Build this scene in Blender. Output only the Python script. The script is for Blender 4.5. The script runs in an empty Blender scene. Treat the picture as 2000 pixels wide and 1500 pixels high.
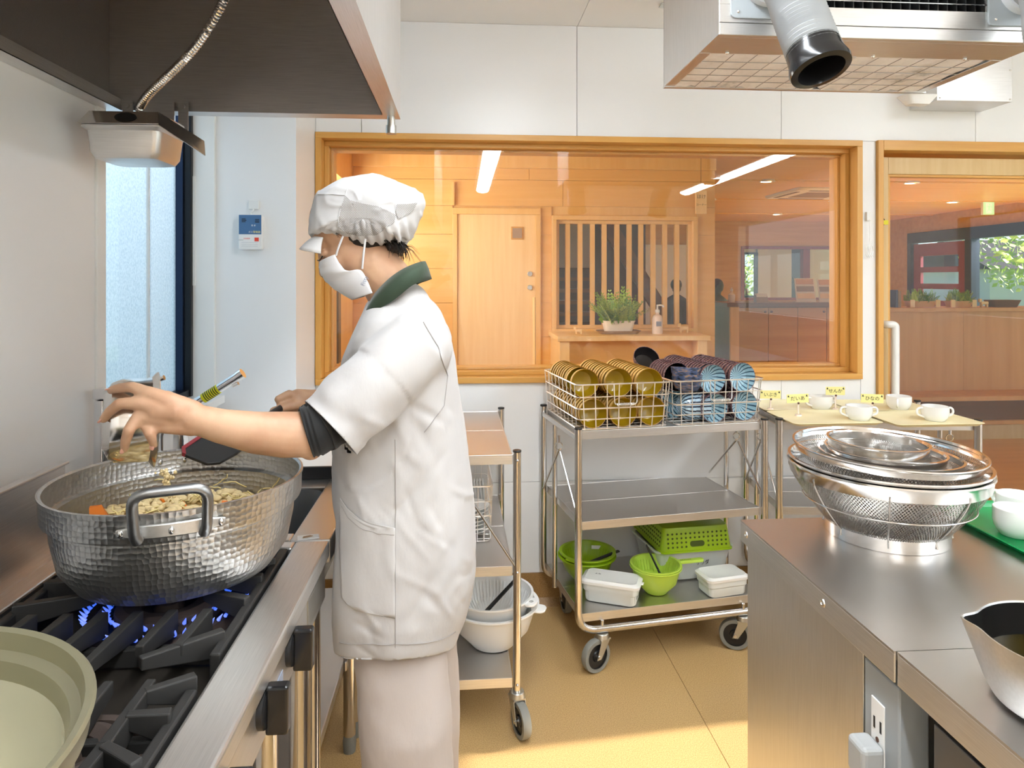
import bpy, bmesh, math, random
from mathutils import Vector, Matrix, noise
from mathutils.bvhtree import BVHTree
random.seed(7)
PI = math.pi
C = bpy.context.scene.collection
S = bpy.context.scene

# ------------------------------------------------------------------ camera
cam = bpy.data.cameras.new('camera')
cam.sensor_width = 36.0
cam.lens = 1333.0 / 2000.0 * 36.0
cam.shift_y = -(750 - 547) / 2000.0
cam.clip_start = 0.02
cam_o = bpy.data.objects.new('camera', cam)
C.objects.link(cam_o)
cam_o.location = (0, 0, 1.4)
cam_o.rotation_euler = (PI / 2, 0, -math.atan(100 / 1333.0))
S.camera = cam_o

# ------------------------------------------------------------------ world, sun, daylight, exposure
W = bpy.data.worlds.new('world')
S.world = W
W.use_nodes = True
wn = W.node_tree.nodes
wl = W.node_tree.links
bg = wn['Background']
sky = wn.new('ShaderNodeTexSky')
sky.sky_type = 'HOSEK_WILKIE'
sky.turbidity = 3.0
sky.ground_albedo = 0.4
sky.sun_direction = Vector((0.80, 0.1, 0.6)).normalized()
wl.new(sky.outputs[0], bg.inputs[0])
bg.inputs[1].default_value = 4.0

S.view_settings.view_transform = 'Standard'
S.view_settings.look = 'None'
S.view_settings.gamma = 1.0
S.view_settings.use_curve_mapping = False
S.view_settings.exposure = 0.55

def light(name, kind, loc, energy, color=(1, 1, 1), size=None, direction=None, angle=None):
    l = bpy.data.lights.new(name, kind)
    l.energy = energy
    l.color = color
    if kind == 'AREA':
        l.shape = 'RECTANGLE'
        l.size, l.size_y = size
    if angle is not None:
        l.angle = angle
    o = bpy.data.objects.new(name, l)
    C.objects.link(o)
    o.location = loc
    if direction is not None:
        o.rotation_euler = Vector(direction).to_track_quat('-Z', 'Y').to_euler()
    return o

light('sun', 'SUN', (8, 2, 6), 8.0, (1.0, 0.93, 0.82), direction=(-1.0, -0.10, -0.50), angle=0.012)
light('added_side_fill', 'AREA', (3.74, -1.2, 1.55), 9, (0.97, 0.985, 1.0), (2.8, 1.1), (-1, 0, 0))  # added fill outside an unseen opening, brightens the lower back wall
# daylight entering through the real openings of the place
light('daylight_kitchen_window', 'AREA', (-2.1, 1.9, 2.9), 34, (0.82, 0.91, 1.0), (1.4, 1.0), (1, 0.1, -1.1))
light('daylight_corridor_window', 'AREA', (-1.25, 4.4, 1.75), 54, (1.0, 0.96, 0.88), (2.2, 1.1), (1, 0, 0))
light('daylight_lobby_windows', 'AREA', (9.3, 8.6, 3.3), 420, (0.95, 0.98, 1.0), (4.2, 1.6), (-1, 0, -1.0))

# ------------------------------------------------------------------ materials
MATS = {}
def lin(c):
    return tuple(((v / 12.92) if v <= 0.04045 else ((v + 0.055) / 1.055) ** 2.4) for v in c[:3]) + (1.0,)
def hexc(h):
    return lin(tuple(int(h[i:i + 2], 16) / 255 for i in (0, 2, 4)))
class NT:
    def __init__(s, name):
        s.m = bpy.data.materials.new(name)
        s.m.use_nodes = True
        s.t = s.m.node_tree
        s.n = s.t.nodes
        s.l = s.t.links
        s.b = s.n['Principled BSDF']
    def new(s, t, **kw):
        x = s.n.new(t)
        for k, v in kw.items():
            setattr(x, k, v)
        return x
    def link(s, a, b):
        s.l.new(a, b)
    def set(s, **kw):
        names = dict(color='Base Color', rough='Roughness', metal='Metallic', spec='Specular IOR Level', ior='IOR',
                     trans='Transmission Weight', emit='Emission Color', estr='Emission Strength', coat='Coat Weight',
                     sss='Subsurface Weight', sheen='Sheen Weight', alpha='Alpha', aniso='Anisotropic')
        for k, v in kw.items():
            s.b.inputs[names[k]].default_value = v
        return s
    def coords(s, kind='Object', scale=(1, 1, 1), rot=(0, 0, 0)):
        tc = s.new('ShaderNodeTexCoord')
        mp = s.new('ShaderNodeMapping')
        mp.inputs['Scale'].default_value = scale
        mp.inputs['Rotation'].default_value = rot
        s.link(tc.outputs[kind], mp.inputs[0])
        return mp.outputs[0]
    def noise(s, vec, scale, detail=3, rough=.5):
        x = s.new('ShaderNodeTexNoise')
        x.inputs['Scale'].default_value = scale
        x.inputs['Detail'].default_value = detail
        x.inputs['Roughness'].default_value = rough
        if vec is not None:
            s.link(vec, x.inputs['Vector'])
        return x.outputs[0]
    def ramp(s, fac, stops):
        r = s.new('ShaderNodeValToRGB')
        e = r.color_ramp.elements
        while len(e) < len(stops):
            e.new(.5)
        for i, (p, c) in enumerate(stops):
            e[i].position = p
            e[i].color = c
        s.link(fac, r.inputs[0])
        return r.outputs[0]
    def math(s, op, a, b=None, c=None):
        x = s.new('ShaderNodeMath', operation=op)
        for i, v in enumerate((a, b, c)):
            if v is None:
                continue
            if isinstance(v, (int, float)):
                x.inputs[i].default_value = v
            else:
                s.link(v, x.inputs[i])
        return x.outputs[0]
    def bump(s, h, strength=.2, dist=.002):
        b = s.new('ShaderNodeBump')
        b.inputs['Strength'].default_value = strength
        b.inputs['Distance'].default_value = dist
        s.link(h, b.inputs['Height'])
        s.link(b.outputs[0], s.b.inputs['Normal'])
        return b
def plain(name, color, rough=.5, metal=0.0, **kw):
    n = NT(name)
    n.set(color=color if not isinstance(color, str) else hexc(color), rough=rough, metal=metal, **kw)
    MATS[name] = n.m
    return n.m
def steel(name, tint=(.70, .69, .68), rough=.36, stretch=(1, 60, 60), var=.06, smudge=.06, bump=.04, grain=.06):
    """brushed stainless steel: grain runs along one object axis"""
    n = NT(name)
    v = n.coords('Object', stretch)
    g = n.noise(v, 14, 3, .6)
    v2 = n.coords('Object')
    sm = n.noise(v2, 5, 4, .6)
    col = n.ramp(g, [(.3, tuple(max(0, t - var) for t in tint) + (1,)), (.7, tuple(t + var for t in tint) + (1,))])
    n.link(col, n.b.inputs['Base Color'])
    r = n.math('MULTIPLY_ADD', sm, smudge * 2, rough - smudge)
    r2 = n.math('MULTIPLY_ADD', g, grain, r)
    n.link(r2, n.b.inputs['Roughness'])
    n.set(metal=1.0)
    if bump:
        n.bump(g, bump, .001)
    MATS[name] = n.m
    return n.m
def wood(name, c1, c2, scale=1.0, axis='Z', rough=.45, ring=9):
    n = NT(name)
    sc = {'X': (.6, 9, 9), 'Y': (9, .6, 9), 'Z': (9, 9, .6)}[axis]
    v = n.coords('Object', tuple(a * scale for a in sc))
    g = n.noise(v, 3.0, 5, .62)
    w = n.noise(n.coords('Object', tuple(a * scale * .25 for a in sc)), 2.0, 3)
    f = n.math('ADD', n.math('MULTIPLY', g, .7), n.math('MULTIPLY', w, .35))
    col = n.ramp(f, [(.32, hexc(c1)), (.72, hexc(c2))])
    n.link(col, n.b.inputs['Base Color'])
    n.set(rough=rough)
    n.bump(g, .05, .001)
    MATS[name] = n.m
    return n.m
def speckle(name, base, dark, light_, scale=320, rough=.4, bump=.0):
    n = NT(name)
    v = n.coords('Object')
    a = n.noise(v, scale, 2, .6)
    col = n.ramp(a, [(.34, hexc(dark)), (.5, hexc(base)), (.68, hexc(light_))])
    n.link(col, n.b.inputs['Base Color'])
    big = n.noise(v, 3, 3)
    n.link(n.math('MULTIPLY_ADD', big, .2, rough - .1), n.b.inputs['Roughness'])
    if bump:
        n.bump(a, bump, .0006)
    MATS[name] = n.m
    return n.m
def emitter(name, color, strength):
    n = NT(name)
    n.set(color=(0.8, .8, .8, 1), emit=color + (1,), estr=strength)
    MATS[name] = n.m
    return n.m
def thin_glass(name, tint=(1, 1, 1), ior=1.5, gl_rough=0.0):
    """single pane: clear transmission plus a Fresnel reflection"""
    n = NT(name)
    tr = n.new('ShaderNodeBsdfTransparent')
    tr.inputs[0].default_value = tint + (1,)
    gl = n.new('ShaderNodeBsdfGlossy')
    gl.inputs['Roughness'].default_value = gl_rough
    fr = n.new('ShaderNodeLayerWeight')
    fr.inputs[0].default_value = .5
    f2 = n.math('MULTIPLY_ADD', n.math('POWER', fr.outputs['Facing'], 5.0), .96, .042)
    mx = n.new('ShaderNodeMixShader')
    n.link(f2, mx.inputs[0])
    n.link(tr.outputs[0], mx.inputs[1])
    n.link(gl.outputs[0], mx.inputs[2])
    n.link(mx.outputs[0], n.n['Material Output'].inputs[0])
    MATS[name] = n.m
    return n.m

steel('steel')
steel('steel_x', stretch=(1, 60, 60))
steel('steel_y', stretch=(60, 1, 60))
steel('steel_z', stretch=(60, 60, 1))
steel('steel_tube', (.70, .68, .66), .16, (60, 60, 1), .04, .05, .02)
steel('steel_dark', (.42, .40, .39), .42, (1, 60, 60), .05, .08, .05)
steel('steel_polish', (.74, .72, .70), .12, (8, 8, 8), .02, .05, 0)
steel('steel_top', (.60, .58, .56), .34, (2, 2, 2), .0, .04, 0, 0)
steel('alu', (.66, .65, .63), .38, (12, 12, 12), .03, .06, .02)
plain('chrome', (.85, .85, .86, 1), .06, 1.0)
plain('galv', (.60, .60, .57, 1), .35, 1.0)
plain('screw', (.75, .74, .72, 1), .25, 1.0)
plain('iron', (.035, .033, .031, 1), .55, .35)
plain('iron_rust', (.075, .052, .042, 1), .75, .25)
plain('black_plastic', (.012, .012, .013, 1), .38)
plain('black_gloss', (.010, .010, .011, 1), .18)
plain('rubber_grey', hexc('85857f'), .6)
plain('white_plastic', hexc('ececea'), .35)
plain('white_matte', hexc('eeedea'), .6)
plain('panel_white', hexc('eeeeee'), .32)
plain('ceiling_white', hexc('f4f3f2'), .6)
plain('grout', hexc('b9b8b4'), .8)
plain('porcelain', hexc('f4f3f0'), .15, coat=.3)
plain('lime', hexc('93b414'), .32)
plain('lime_pale', hexc('b4d24a'), .32)
plain('cream_tray', hexc('f3e9bf'), .35)
plain('green_tray', hexc('0f9a55'), .3)
plain('label_yellow', hexc('f1e79a'), .6)
plain('ink', (.01, .01, .01, 1), .6)
plain('red_plastic', hexc('8f2b33'), .4)
# ------------------------------------------------------------------ geometry helpers
class MB:
    """collects verts and faces of one part"""
    def __init__(s):
        s.v = []; s.f = []; s.mi = []; s.uv = {}
        s.cur = 0
    def add(s, vs, fs):
        o = len(s.v)
        s.v += [tuple(v) for v in vs]
        for f in fs:
            s.f.append(tuple(i + o for i in f)); s.mi.append(s.cur)
        return s
    def box(s, x0, x1, y0, y1, z0, z1):
        return s.add([(x0, y0, z0), (x1, y0, z0), (x1, y1, z0), (x0, y1, z0), (x0, y0, z1), (x1, y0, z1), (x1, y1, z1), (x0, y1, z1)],
                     [(0, 3, 2, 1), (4, 5, 6, 7), (0, 1, 5, 4), (1, 2, 6, 5), (2, 3, 7, 6), (3, 0, 4, 7)])
    def hexa(s, p):
        """8 points: bottom ring then top ring"""
        return s.add(p, [(0, 3, 2, 1), (4, 5, 6, 7), (0, 1, 5, 4), (1, 2, 6, 5), (2, 3, 7, 6), (3, 0, 4, 7)])
    def loft(s, rings, closed=True, cap0=True, cap1=True):
        n = len(rings[0]); vs = [p for r in rings for p in r]; fs = []
        for i in range(len(rings) - 1):
            for j in range(n if closed else n - 1):
                k = (j + 1) % n
                fs.append((i * n + j, i * n + k, (i + 1) * n + k, (i + 1) * n + j))
        if closed and cap0: fs.append(tuple(range(n - 1, -1, -1)))
        if closed and cap1: fs.append(tuple((len(rings) - 1) * n + j for j in range(n)))
        return s.add(vs, fs)
    def cyl(s, a, b, r, r2=None, n=16, caps=True):
        a = Vector(a); b = Vector(b); r2 = r if r2 is None else r2
        d = (b - a).normalized()
        u = d.orthogonal().normalized(); w = d.cross(u)
        R = []
        for p, q in ((a, r), (b, r2)):
            R.append([p + u * (q * math.cos(2 * PI * i / n)) + w * (q * math.sin(2 * PI * i / n)) for i in range(n)])
        return s.loft(R, True, caps, caps)
    def tube(s, pts, r, n=8, closed=False, caps=True):
        P = [Vector(p) for p in pts]; m = len(P)
        rr = r if isinstance(r, (list, tuple)) else [r] * m
        T = []
        for i in range(m):
            if closed: t = P[(i + 1) % m] - P[i - 1]
            else: t = P[min(i + 1, m - 1)] - P[max(i - 1, 0)]
            T.append(t.normalized() if t.length > 1e-9 else Vector((0, 0, 1)))
        u = T[0].orthogonal().normalized()
        R = []
        for i in range(m):
            u = (u - T[i] * u.dot(T[i]))
            u = u.normalized() if u.length > 1e-6 else T[i].orthogonal().normalized()
            w = T[i].cross(u)
            R.append([P[i] + u * (rr[i] * math.cos(2 * PI * k / n)) + w * (rr[i] * math.sin(2 * PI * k / n)) for k in range(n)])
        if closed:
            R.append(R[0]); return s.loft(R, True, False, False)
        return s.loft(R, True, caps, caps)
    def lathe(s, prof, n=48, c=(0, 0, 0), cap=False, a0=0, a1=2 * PI, rfun=None):
        """prof: (r, z) pairs, outside going up then inside going down for a shell"""
        full = abs(a1 - a0 - 2 * PI) < 1e-6
        m = n if full else n + 1
        R = []
        for r, z in prof:
            ring = []
            for i in range(m):
                a = a0 + (a1 - a0) * i / n
                q = r if rfun is None else rfun(r, z, a)
                ring.append((c[0] + q * math.cos(a), c[1] + q * math.sin(a), c[2] + z))
            R.append(ring)
        o = len(s.v)
        s.loft(R, full, False, False)
        if cap:
            s.f.append(tuple(o + j for j in range(m))[::-1]); s.mi.append(s.cur)
            s.f.append(tuple(o + (len(R) - 1) * m + j for j in range(m))); s.mi.append(s.cur)
        return s
    def sphere(s, c, r, n=16, m=10, sc=(1, 1, 1)):
        R = []
        for i in range(m + 1):
            t = PI * i / m
            rr = max(1e-5, math.sin(t))
            R.append([(c[0] + r * sc[0] * rr * math.cos(2 * PI * j / n), c[1] + r * sc[1] * rr * math.sin(2 * PI * j / n), c[2] - r * sc[2] * math.cos(t)) for j in range(n)])
        return s.loft(R, True, True, True)
    def prism(s, poly, axis, a, b):
        """extrude a 2-D polygon along an axis"""
        def P(p, t):
            return {'X': (t, p[0], p[1]), 'Y': (p[0], t, p[1]), 'Z': (p[0], p[1], t)}[axis]
        return s.loft([[P(p, a) for p in poly], [P(p, b) for p in poly]])
    def xf(s, M, start=0):
        for i in range(start, len(s.v)):
            s.v[i] = tuple(M @ Vector(s.v[i]))
        return s
    def build(s, name, mat, parent=None, bevel=0, smooth=False, seg=2, angle=35):
        me = bpy.data.meshes.new(name)
        me.from_pydata(s.v, [], s.f)
        mats = mat if isinstance(mat, (list, tuple)) else [mat]
        for q in mats:
            me.materials.append(MATS[q] if isinstance(q, str) else q)
        if len(mats) > 1:
            me.polygons.foreach_set('material_index', s.mi)
        bm = bmesh.new(); bm.from_mesh(me)
        bmesh.ops.recalc_face_normals(bm, faces=bm.faces)
        bm.to_mesh(me); bm.free()
        if smooth:
            me.polygons.foreach_set('use_smooth', [True] * len(me.polygons))
            if smooth != 'all':
                me.set_sharp_from_angle(angle=math.radians(angle))
        me.update()
        o = bpy.data.objects.new(name, me)
        C.objects.link(o)
        if parent is not None:
            o.parent = parent
        if bevel:
            b = o.modifiers.new('bevel', 'BEVEL')
            b.width = bevel; b.segments = seg; b.limit_method = 'ANGLE'; b.angle_limit = math.radians(40)
            b.harden_normals = False
        return o

def thing(name, label, cat, loc=(0, 0, 0), rz=0.0, group=None):
    o = bpy.data.objects.new(name, None)
    o.empty_display_size = .05
    C.objects.link(o)
    o.location = loc
    o.rotation_euler = (0, 0, rz)
    return tag(o, label, cat, group)
def tag(o, label, cat, group=None, kind=None):
    o['label'] = label; o['category'] = cat
    if group: o['group'] = group
    if kind: o['kind'] = kind
    return o
def struct(o, label=None, cat=None):
    o['kind'] = 'structure'
    if label: o['label'] = label
    if cat: o['category'] = cat
    return o
def dup(o, parent=None, loc=None, rot=None, label=None, group=None):
    c = o.copy(); C.objects.link(c)
    if parent is not None: c.parent = parent
    if loc is not None: c.location = loc
    if rot is not None: c.rotation_euler = rot
    if label: c['label'] = label
    if group: c['group'] = group
    for ch in list(o.children):
        dup(ch, c)
    return c
def inst(src, name, parent, loc=(0, 0, 0), rot=(0, 0, 0), scale=None):
    """another part sharing mesh data"""
    c = bpy.data.objects.new(name, src.data)
    C.objects.link(c)
    c.parent = parent
    c.location = loc; c.rotation_euler = rot
    if scale: c.scale = scale
    for m in src.modifiers:
        q = c.modifiers.new(m.name, m.type)
        if m.type == 'BEVEL':
            q.width = m.width; q.segments = m.segments; q.limit_method = m.limit_method; q.angle_limit = m.angle_limit
    return c
def rounded(x0, x1, y0, y1, r, n=5):
    P = []
    for cx, cy, a in ((x1 - r, y1 - r, 0), (x0 + r, y1 - r, PI / 2), (x0 + r, y0 + r, PI), (x1 - r, y0 + r, 1.5 * PI)):
        for i in range(n + 1):
            t = a + PI / 2 * i / n
            P.append((cx + r * math.cos(t), cy + r * math.sin(t)))
    return P
def arc(pts, r, n=6):
    """polyline with rounded corners"""
    P = [Vector(p) for p in pts]; out = [P[0]]
    for i in range(1, len(P) - 1):
        a = (P[i - 1] - P[i]); b = (P[i + 1] - P[i])
        q = min(r, a.length * .49, b.length * .49)
        A = P[i] + a.normalized() * q; B = P[i] + b.normalized() * q
        for k in range(n + 1):
            t = k / n
            out.append(A * (1 - t) ** 2 + P[i] * 2 * t * (1 - t) + B * t ** 2)
    out.append(P[-1])
    return out
def text_mesh(body, name, mat, parent, size, loc, rot=(0, 0, 0), extrude=.0002, align='CENTER'):
    cu = bpy.data.curves.new(name, 'FONT')
    cu.body = body; cu.size = size; cu.extrude = extrude
    cu.align_x = align; cu.align_y = 'CENTER'; cu.resolution_u = 2
    t = bpy.data.objects.new(name + '_tmp', cu)
    C.objects.link(t)
    dg = bpy.context.evaluated_depsgraph_get()
    me = bpy.data.meshes.new_from_object(t.evaluated_get(dg))
    bpy.data.objects.remove(t); bpy.data.curves.remove(cu)
    me.materials.clear(); me.materials.append(MATS[mat])
    o = bpy.data.objects.new(name, me)
    C.objects.link(o)
    o.parent = parent; o.location = loc; o.rotation_euler = rot
    return o
def evaluated(o):
    dg = bpy.context.evaluated_depsgraph_get()
    e = o.evaluated_get(dg)
    return bpy.data.meshes.new_from_object(e)
# ================================================================== KITCHEN SHELL
wood('oak', 'c98f3f', 'e0ac5d', 1.0, 'X', .4)
wood('oak_z', 'c98f3f', 'e0ac5d', 1.0, 'Z', .4)
wood('maple_z', 'cdaa72', 'dcc08c', 1.0, 'Z', .4)
wood('hall_wood', 'e4b062', 'f0c27a', .55, 'X', .42)
wood('hall_wood_z', 'e4b062', 'f0c27a', .55, 'Z', .42)
wood('hall_door', 'edc583', 'f7d9a0', .7, 'Z', .42)
wood('hall_trim', 'e6b568', 'f0c780', .7, 'Z', .42)
wood('lobby_wood', 'b98d48', 'cfa660', .5, 'X', .42)
wood('counter_wood', 'd0955a', 'e0aa6e', .5, 'Z', .42)
wood('dark_wood', '5d3a1e', '7a4e2a', .7, 'X', .4)
wood('lobby_floor', 'd89c4c', 'e8b062', .5, 'X', .3)
speckle('vinyl', 'c4a06a', 'ab8856', 'd6b884', 340, .42, .05)
speckle('vinyl_cove', '9a7444', '83602f', 'ab8653', 340, .45)
thin_glass('pane')
plain('alu_blue', hexc('1d2c47'), .35, .6)
plain('alu_black', hexc('1b1d22'), .35, .5)
# frosted pane: light scatters through it
n = NT('frosted')
tl = n.new('ShaderNodeBsdfTranslucent'); n.link(n.ramp(n.noise(n.coords('Object'), 120, 3, .7), [(.35, (.62, .70, .76, 1)), (.6, (.88, .93, .97, 1))]), tl.inputs[0])
tp = n.new('ShaderNodeBsdfTransparent')
gl = n.new('ShaderNodeBsdfGlossy'); gl.inputs['Roughness'].default_value = .3
m1 = n.new('ShaderNodeMixShader'); m1.inputs[0].default_value = .30
m2 = n.new('ShaderNodeMixShader'); m2.inputs[0].default_value = .08
n.link(tl.outputs[0], m1.inputs[1]); n.link(tp.outputs[0], m1.inputs[2])
n.link(m1.outputs[0], m2.inputs[1]); n.link(gl.outputs[0], m2.inputs[2])
bmp = n.new('ShaderNodeBump'); bmp.inputs['Strength'].default_value = .5; bmp.inputs['Distance'].default_value = .002
n.link(n.noise(n.coords('Object'), 150, 2), bmp.inputs['Height'])
n.link(bmp.outputs[0], gl.inputs['Normal']); n.link(bmp.outputs[0], tl.inputs['Normal'])
n.link(m2.outputs[0], n.n['Material Output'].inputs[0]); MATS['frosted'] = n.m

XL, XR, YB, YF, ZC = -0.90, 3.60, -3.20, 2.94, 2.505
# floor: vinyl sheets with a welded seam
fl = MB().box(-1.2, XR + .1, YB - .1, 3.06, -.08, -.004).build('floor', 'vinyl_cove')
struct(fl, 'tan speckled vinyl kitchen floor', 'floor')
for a, b in ((-1.2, .769), (.771, 2.59), (2.592, 3.7)):
    MB().box(a, b, YB - .1, 3.0, -.004, 0).build('floor_sheet', 'vinyl', fl)
# ceiling with board joints
ce = MB().box(-1.2, XR + .1, YB - .1, 3.06, ZC + .012, ZC + .08).build('ceiling', 'grout')
struct(ce, 'white boarded kitchen ceiling', 'ceiling')
xs = [-1.2, -.41, .5065, 1.4235, 2.3365, 3.25, 3.7]
for i in range(6):
    for a, b in ((YB - .1, -1.4), (-1.398, .42), (.422, 2.96)):
        MB().box(xs[i] + .001, xs[i + 1] - .001, a, b, ZC, ZC + .012).build('ceiling_board', 'ceiling_white', ce)
# back wall: core plus cladding panels
WX0, WX1, WZ0, WZ1 = -.611, 1.791, .957, 2.024
DX0, DX1, DZ1 = 1.863, 3.02, 2.027
wb = MB()
wb.box(-1.2, WX0, 2.955, 3.06, 0, ZC + .05)
wb.box(WX0, WX1, 2.955, 3.06, 0, WZ0)
wb.box(WX0, DX0, 2.955, 3.06, WZ1, ZC + .05)
wb.box(WX1, DX0, 2.955, 3.06, 0, WZ1)
wb.box(DX0, XR + .1, 2.955, 3.06, DZ1, ZC + .05)
wb.box(DX1, XR + .1, 2.955, 3.06, 0, DZ1)
wb = struct(wb.build('wall_back', 'grout'), 'white panelled kitchen wall with window and door', 'wall')
def wpanel(x0, x1, z0, z1):
    MB().box(x0 + .0012, x1 - .0012, YF, 2.9552, z0 + .001, z1 - .001).build('wall_panel', 'panel_white', wb)
xs = [-.613, -.421, .504, 1.423, 2.336, 3.25, 3.6]
for i in range(6):
    a, b = xs[i], xs[i + 1]
    wpanel(a, b, WZ1, ZC)
    x0, x1 = a, min(b, DX0)
    if x1 > x0:
        lo, hi = max(x0, -.613), min(x1, WX1 + .0)
        if hi > lo and lo < WX1:
            wpanel(lo, hi, .133, .527); wpanel(lo, hi, .527, WZ0)
        if b > WX1 and a < WX1:
            wpanel(WX1, DX0, .133, .527); wpanel(WX1, DX0, .527, WZ1)
    if b > DX1:
        wpanel(max(a, DX1), b, .133, WZ1)
cv = MB()
for a, b in ((-.613, DX0), (DX1, XR)):
    cv.prism([(2.956, 0), (2.905, 0), (2.915, .012), (2.928, .03), (2.933, .133), (2.956, .133)], 'X', a, b)
struct(cv.build('baseboard_back', 'vinyl_cove', None), 'tan vinyl coved skirting under the white wall panels', 'baseboard')
# left wall with the frosted window opening
wl_ = MB()
wl_.box(-1.05, XL, YB - .1, 1.80, 0, ZC + .05)
wl_.box(-1.05, XL, 1.80, 2.60, 0, .955)
wl_.box(-1.05, XL, 1.80, 2.60, 2.10, ZC + .05)
struct(wl_.build('wall_left', 'panel_white'), 'white panelled wall beside the gas stove', 'wall')
t1 = MB()
t1.box(-1.05, XL + .006, 1.755, 1.80, .93, 2.14)
struct(t1.build('trim_1', 'white_plastic', None, .004), 'white trim at the near edge of the frosted window', 'trim')
pl = MB().box(-1.05, -.613, 2.60, 2.97, 0, ZC + .05)
struct(pl.build('wall_pillar', 'panel_white'), 'white wall pillar in the corner behind the sink', 'wall')
# window_1: frosted sliding window over the sink
w1 = struct(MB().box(-1.05, XL + .03, 1.80, 2.60, .945, .975).build('window_1', 'white_plastic', None, .004),
            'frosted glass window with dark blue frame over the sink', 'window')
MB().box(-.98, XL - .004, 2.585, 2.60, .975, 2.10).build('window_reveal', 'white_matte', w1)
MB().box(-1.05, -.98, 2.565, 2.60, .975, 2.10).build('frame_jamb', 'alu_black', w1, .002)
MB().box(-1.03, -1.005, 2.555, 2.566, .975, 2.10).build('frame_channel', 'alu_blue', w1)
MB().box(-1.05, -.99, 1.76, 1.80, .975, 2.10).build('frame_jamb', 'alu_black', w1, .002)
MB().box(-1.05, -.99, 1.80, 2.565, 2.07, 2.10).build('frame_head', 'alu_black', w1, .002)
MB().box(-1.05, -.985, 1.80, 2.565, .975, 1.0).build('frame_sill', 'alu_black', w1, .002)
MB().box(-1.046, -1.040, 1.80, 2.36, 1.0, 2.07).build('pane', 'frosted', w1)
MB().box(-1.040, -1.034, 2.355, 2.565, 1.0, 2.07).build('pane', 'frosted', w1)
MB().box(-1.047, -1.033, 2.349, 2.356, 1.0, 2.07).build('pane_edge', 'white_plastic', w1)
MB().box(-.979, -.972, 2.578, 2.586, 1.38, 1.78).build('warning_strip', 'white_plastic', w1)
# what stands outside that window
o = MB().box(-1.9, -1.75, 3.95, 6.2, 0, 3.2).build('neighbour_wall', plain('stucco', hexc('8d8797'), .9))
struct(o, 'lilac grey rendered wall outside the frosted window', 'wall')
# right wall: side window plus added fill opening; rear wall (behind the camera)
wr = MB()
wr.box(XR, XR + .1, YB - .1, -2.6, 0, ZC + .05)
wr.box(XR, XR + .1, -2.6, .2, 0, 1.0)
wr.box(XR, XR + .1, -2.6, .2, 2.1, ZC + .05)
wr.box(XR, XR + .1, .2, 1.30, 0, ZC + .05)
wr.box(XR, XR + .1, 1.30, 2.38, 1.85, ZC + .05)
wr.box(XR, XR + .1, 1.30, 2.38, 0, 1.15)
wr.box(XR, XR + .1, 2.38, 3.06, 0, ZC + .05)
struct(wr.build('wall_right', 'panel_white'), 'white kitchen wall with a side window and an added opening for fill light', 'wall')
wq = MB().box(-1.2, XR + .1, YB - .1, YB, 0, ZC + .05)
struct(wq.build('wall_rear', 'panel_white'), 'white kitchen wall behind the viewpoint', 'wall')
# window_2: the big interior window in its oak frame
w2 = thing('window_2', 'wide interior window in an oak frame looking onto the wooden corridor', 'window'); w2['kind'] = 'structure'
E0, E1, D0 = .030, .062, .048
def frame4(parent, names, x0, x1, z0, z1, w, y0, y1, mats, bevel=.002):
    MB().box(x0, x1, y0, y1, z1 - w, z1).build(names[0], mats[0], parent, bevel)
    MB().box(x0, x1, y0, y1, z0, z0 + w).build(names[1], mats[0], parent, bevel)
    MB().box(x0, x0 + w, y0, y1, z0 + w, z1 - w).build(names[2], mats[1], parent, bevel)
    MB().box(x1 - w, x1, y0, y1, z0 + w, z1 - w).build(names[2], mats[1], parent, bevel)
frame4(w2, ('casing_head', 'casing_sill', 'casing_jamb'), WX0, WX1, WZ0, WZ1, .026, 2.922, 3.09, ('oak', 'oak_z'))
frame4(w2, ('stop_head', 'stop_sill', 'stop_jamb'), WX0 + .026, WX1 - .026, WZ0 + .026, WZ1 - .026, .020, 2.985, 3.09, ('oak', 'oak_z'))
frame4(w2, ('bead_head', 'bead_sill', 'bead_jamb'), WX0 + .046, WX1 - .046, WZ0 + .046, WZ1 - .046, .012, 3.03, 3.10, ('oak', 'oak_z'))
MB().box(WX0 + .05, WX1 - .05, 3.015, 3.021, WZ0 + .05, WZ1 - .05).build('pane', 'pane', w2)
# door_1: sliding door with a big pane
d1 = thing('door_1', 'pale wooden sliding door with a large glass pane and white pull bar', 'door'); d1['kind'] = 'structure'
MB().box(DX0, DX0 + .026, 2.922, 3.10, 0, DZ1).build('door_jamb', 'oak_z', d1, .002)
MB().box(DX0 + .026, DX1, 2.922, 3.10, DZ1 - .045, DZ1).build('door_head', 'oak', d1, .002)
MB().box(DX1 - .026, DX1, 2.922, 3.10, 0, DZ1 - .045).build('door_jamb', 'oak_z', d1, .002)
LX0, LX1 = DX0 + .026, DX1 - .03
MB().box(LX0, LX0 + .062, 2.985, 3.02, .01, 1.962).build('door_stile', 'maple_z', d1, .002)
MB().box(LX1 - .062, LX1, 2.985, 3.02, .01, 1.962).build('door_stile', 'maple_z', d1, .002)
MB().box(LX0 + .062, LX1 - .062, 2.985, 3.02, 1.885, 1.962).build('door_rail', 'maple_z', d1, .002)
MB().box(LX0 + .062, LX1 - .062, 2.985, 3.02, .01, .13).build('door_rail', 'maple_z', d1, .002)
frame4(d1, ('glazing_bead', 'glazing_bead', 'glazing_bead'), LX0 + .062, LX1 - .062, .13, 1.885, .012, 2.99, 3.016, ('oak', 'oak_z'))
MB().box(LX0 + .07, LX1 - .07, 3.000, 3.005, .14, 1.88).build('pane', 'pane', d1)
hx = LX0 + .056
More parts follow.
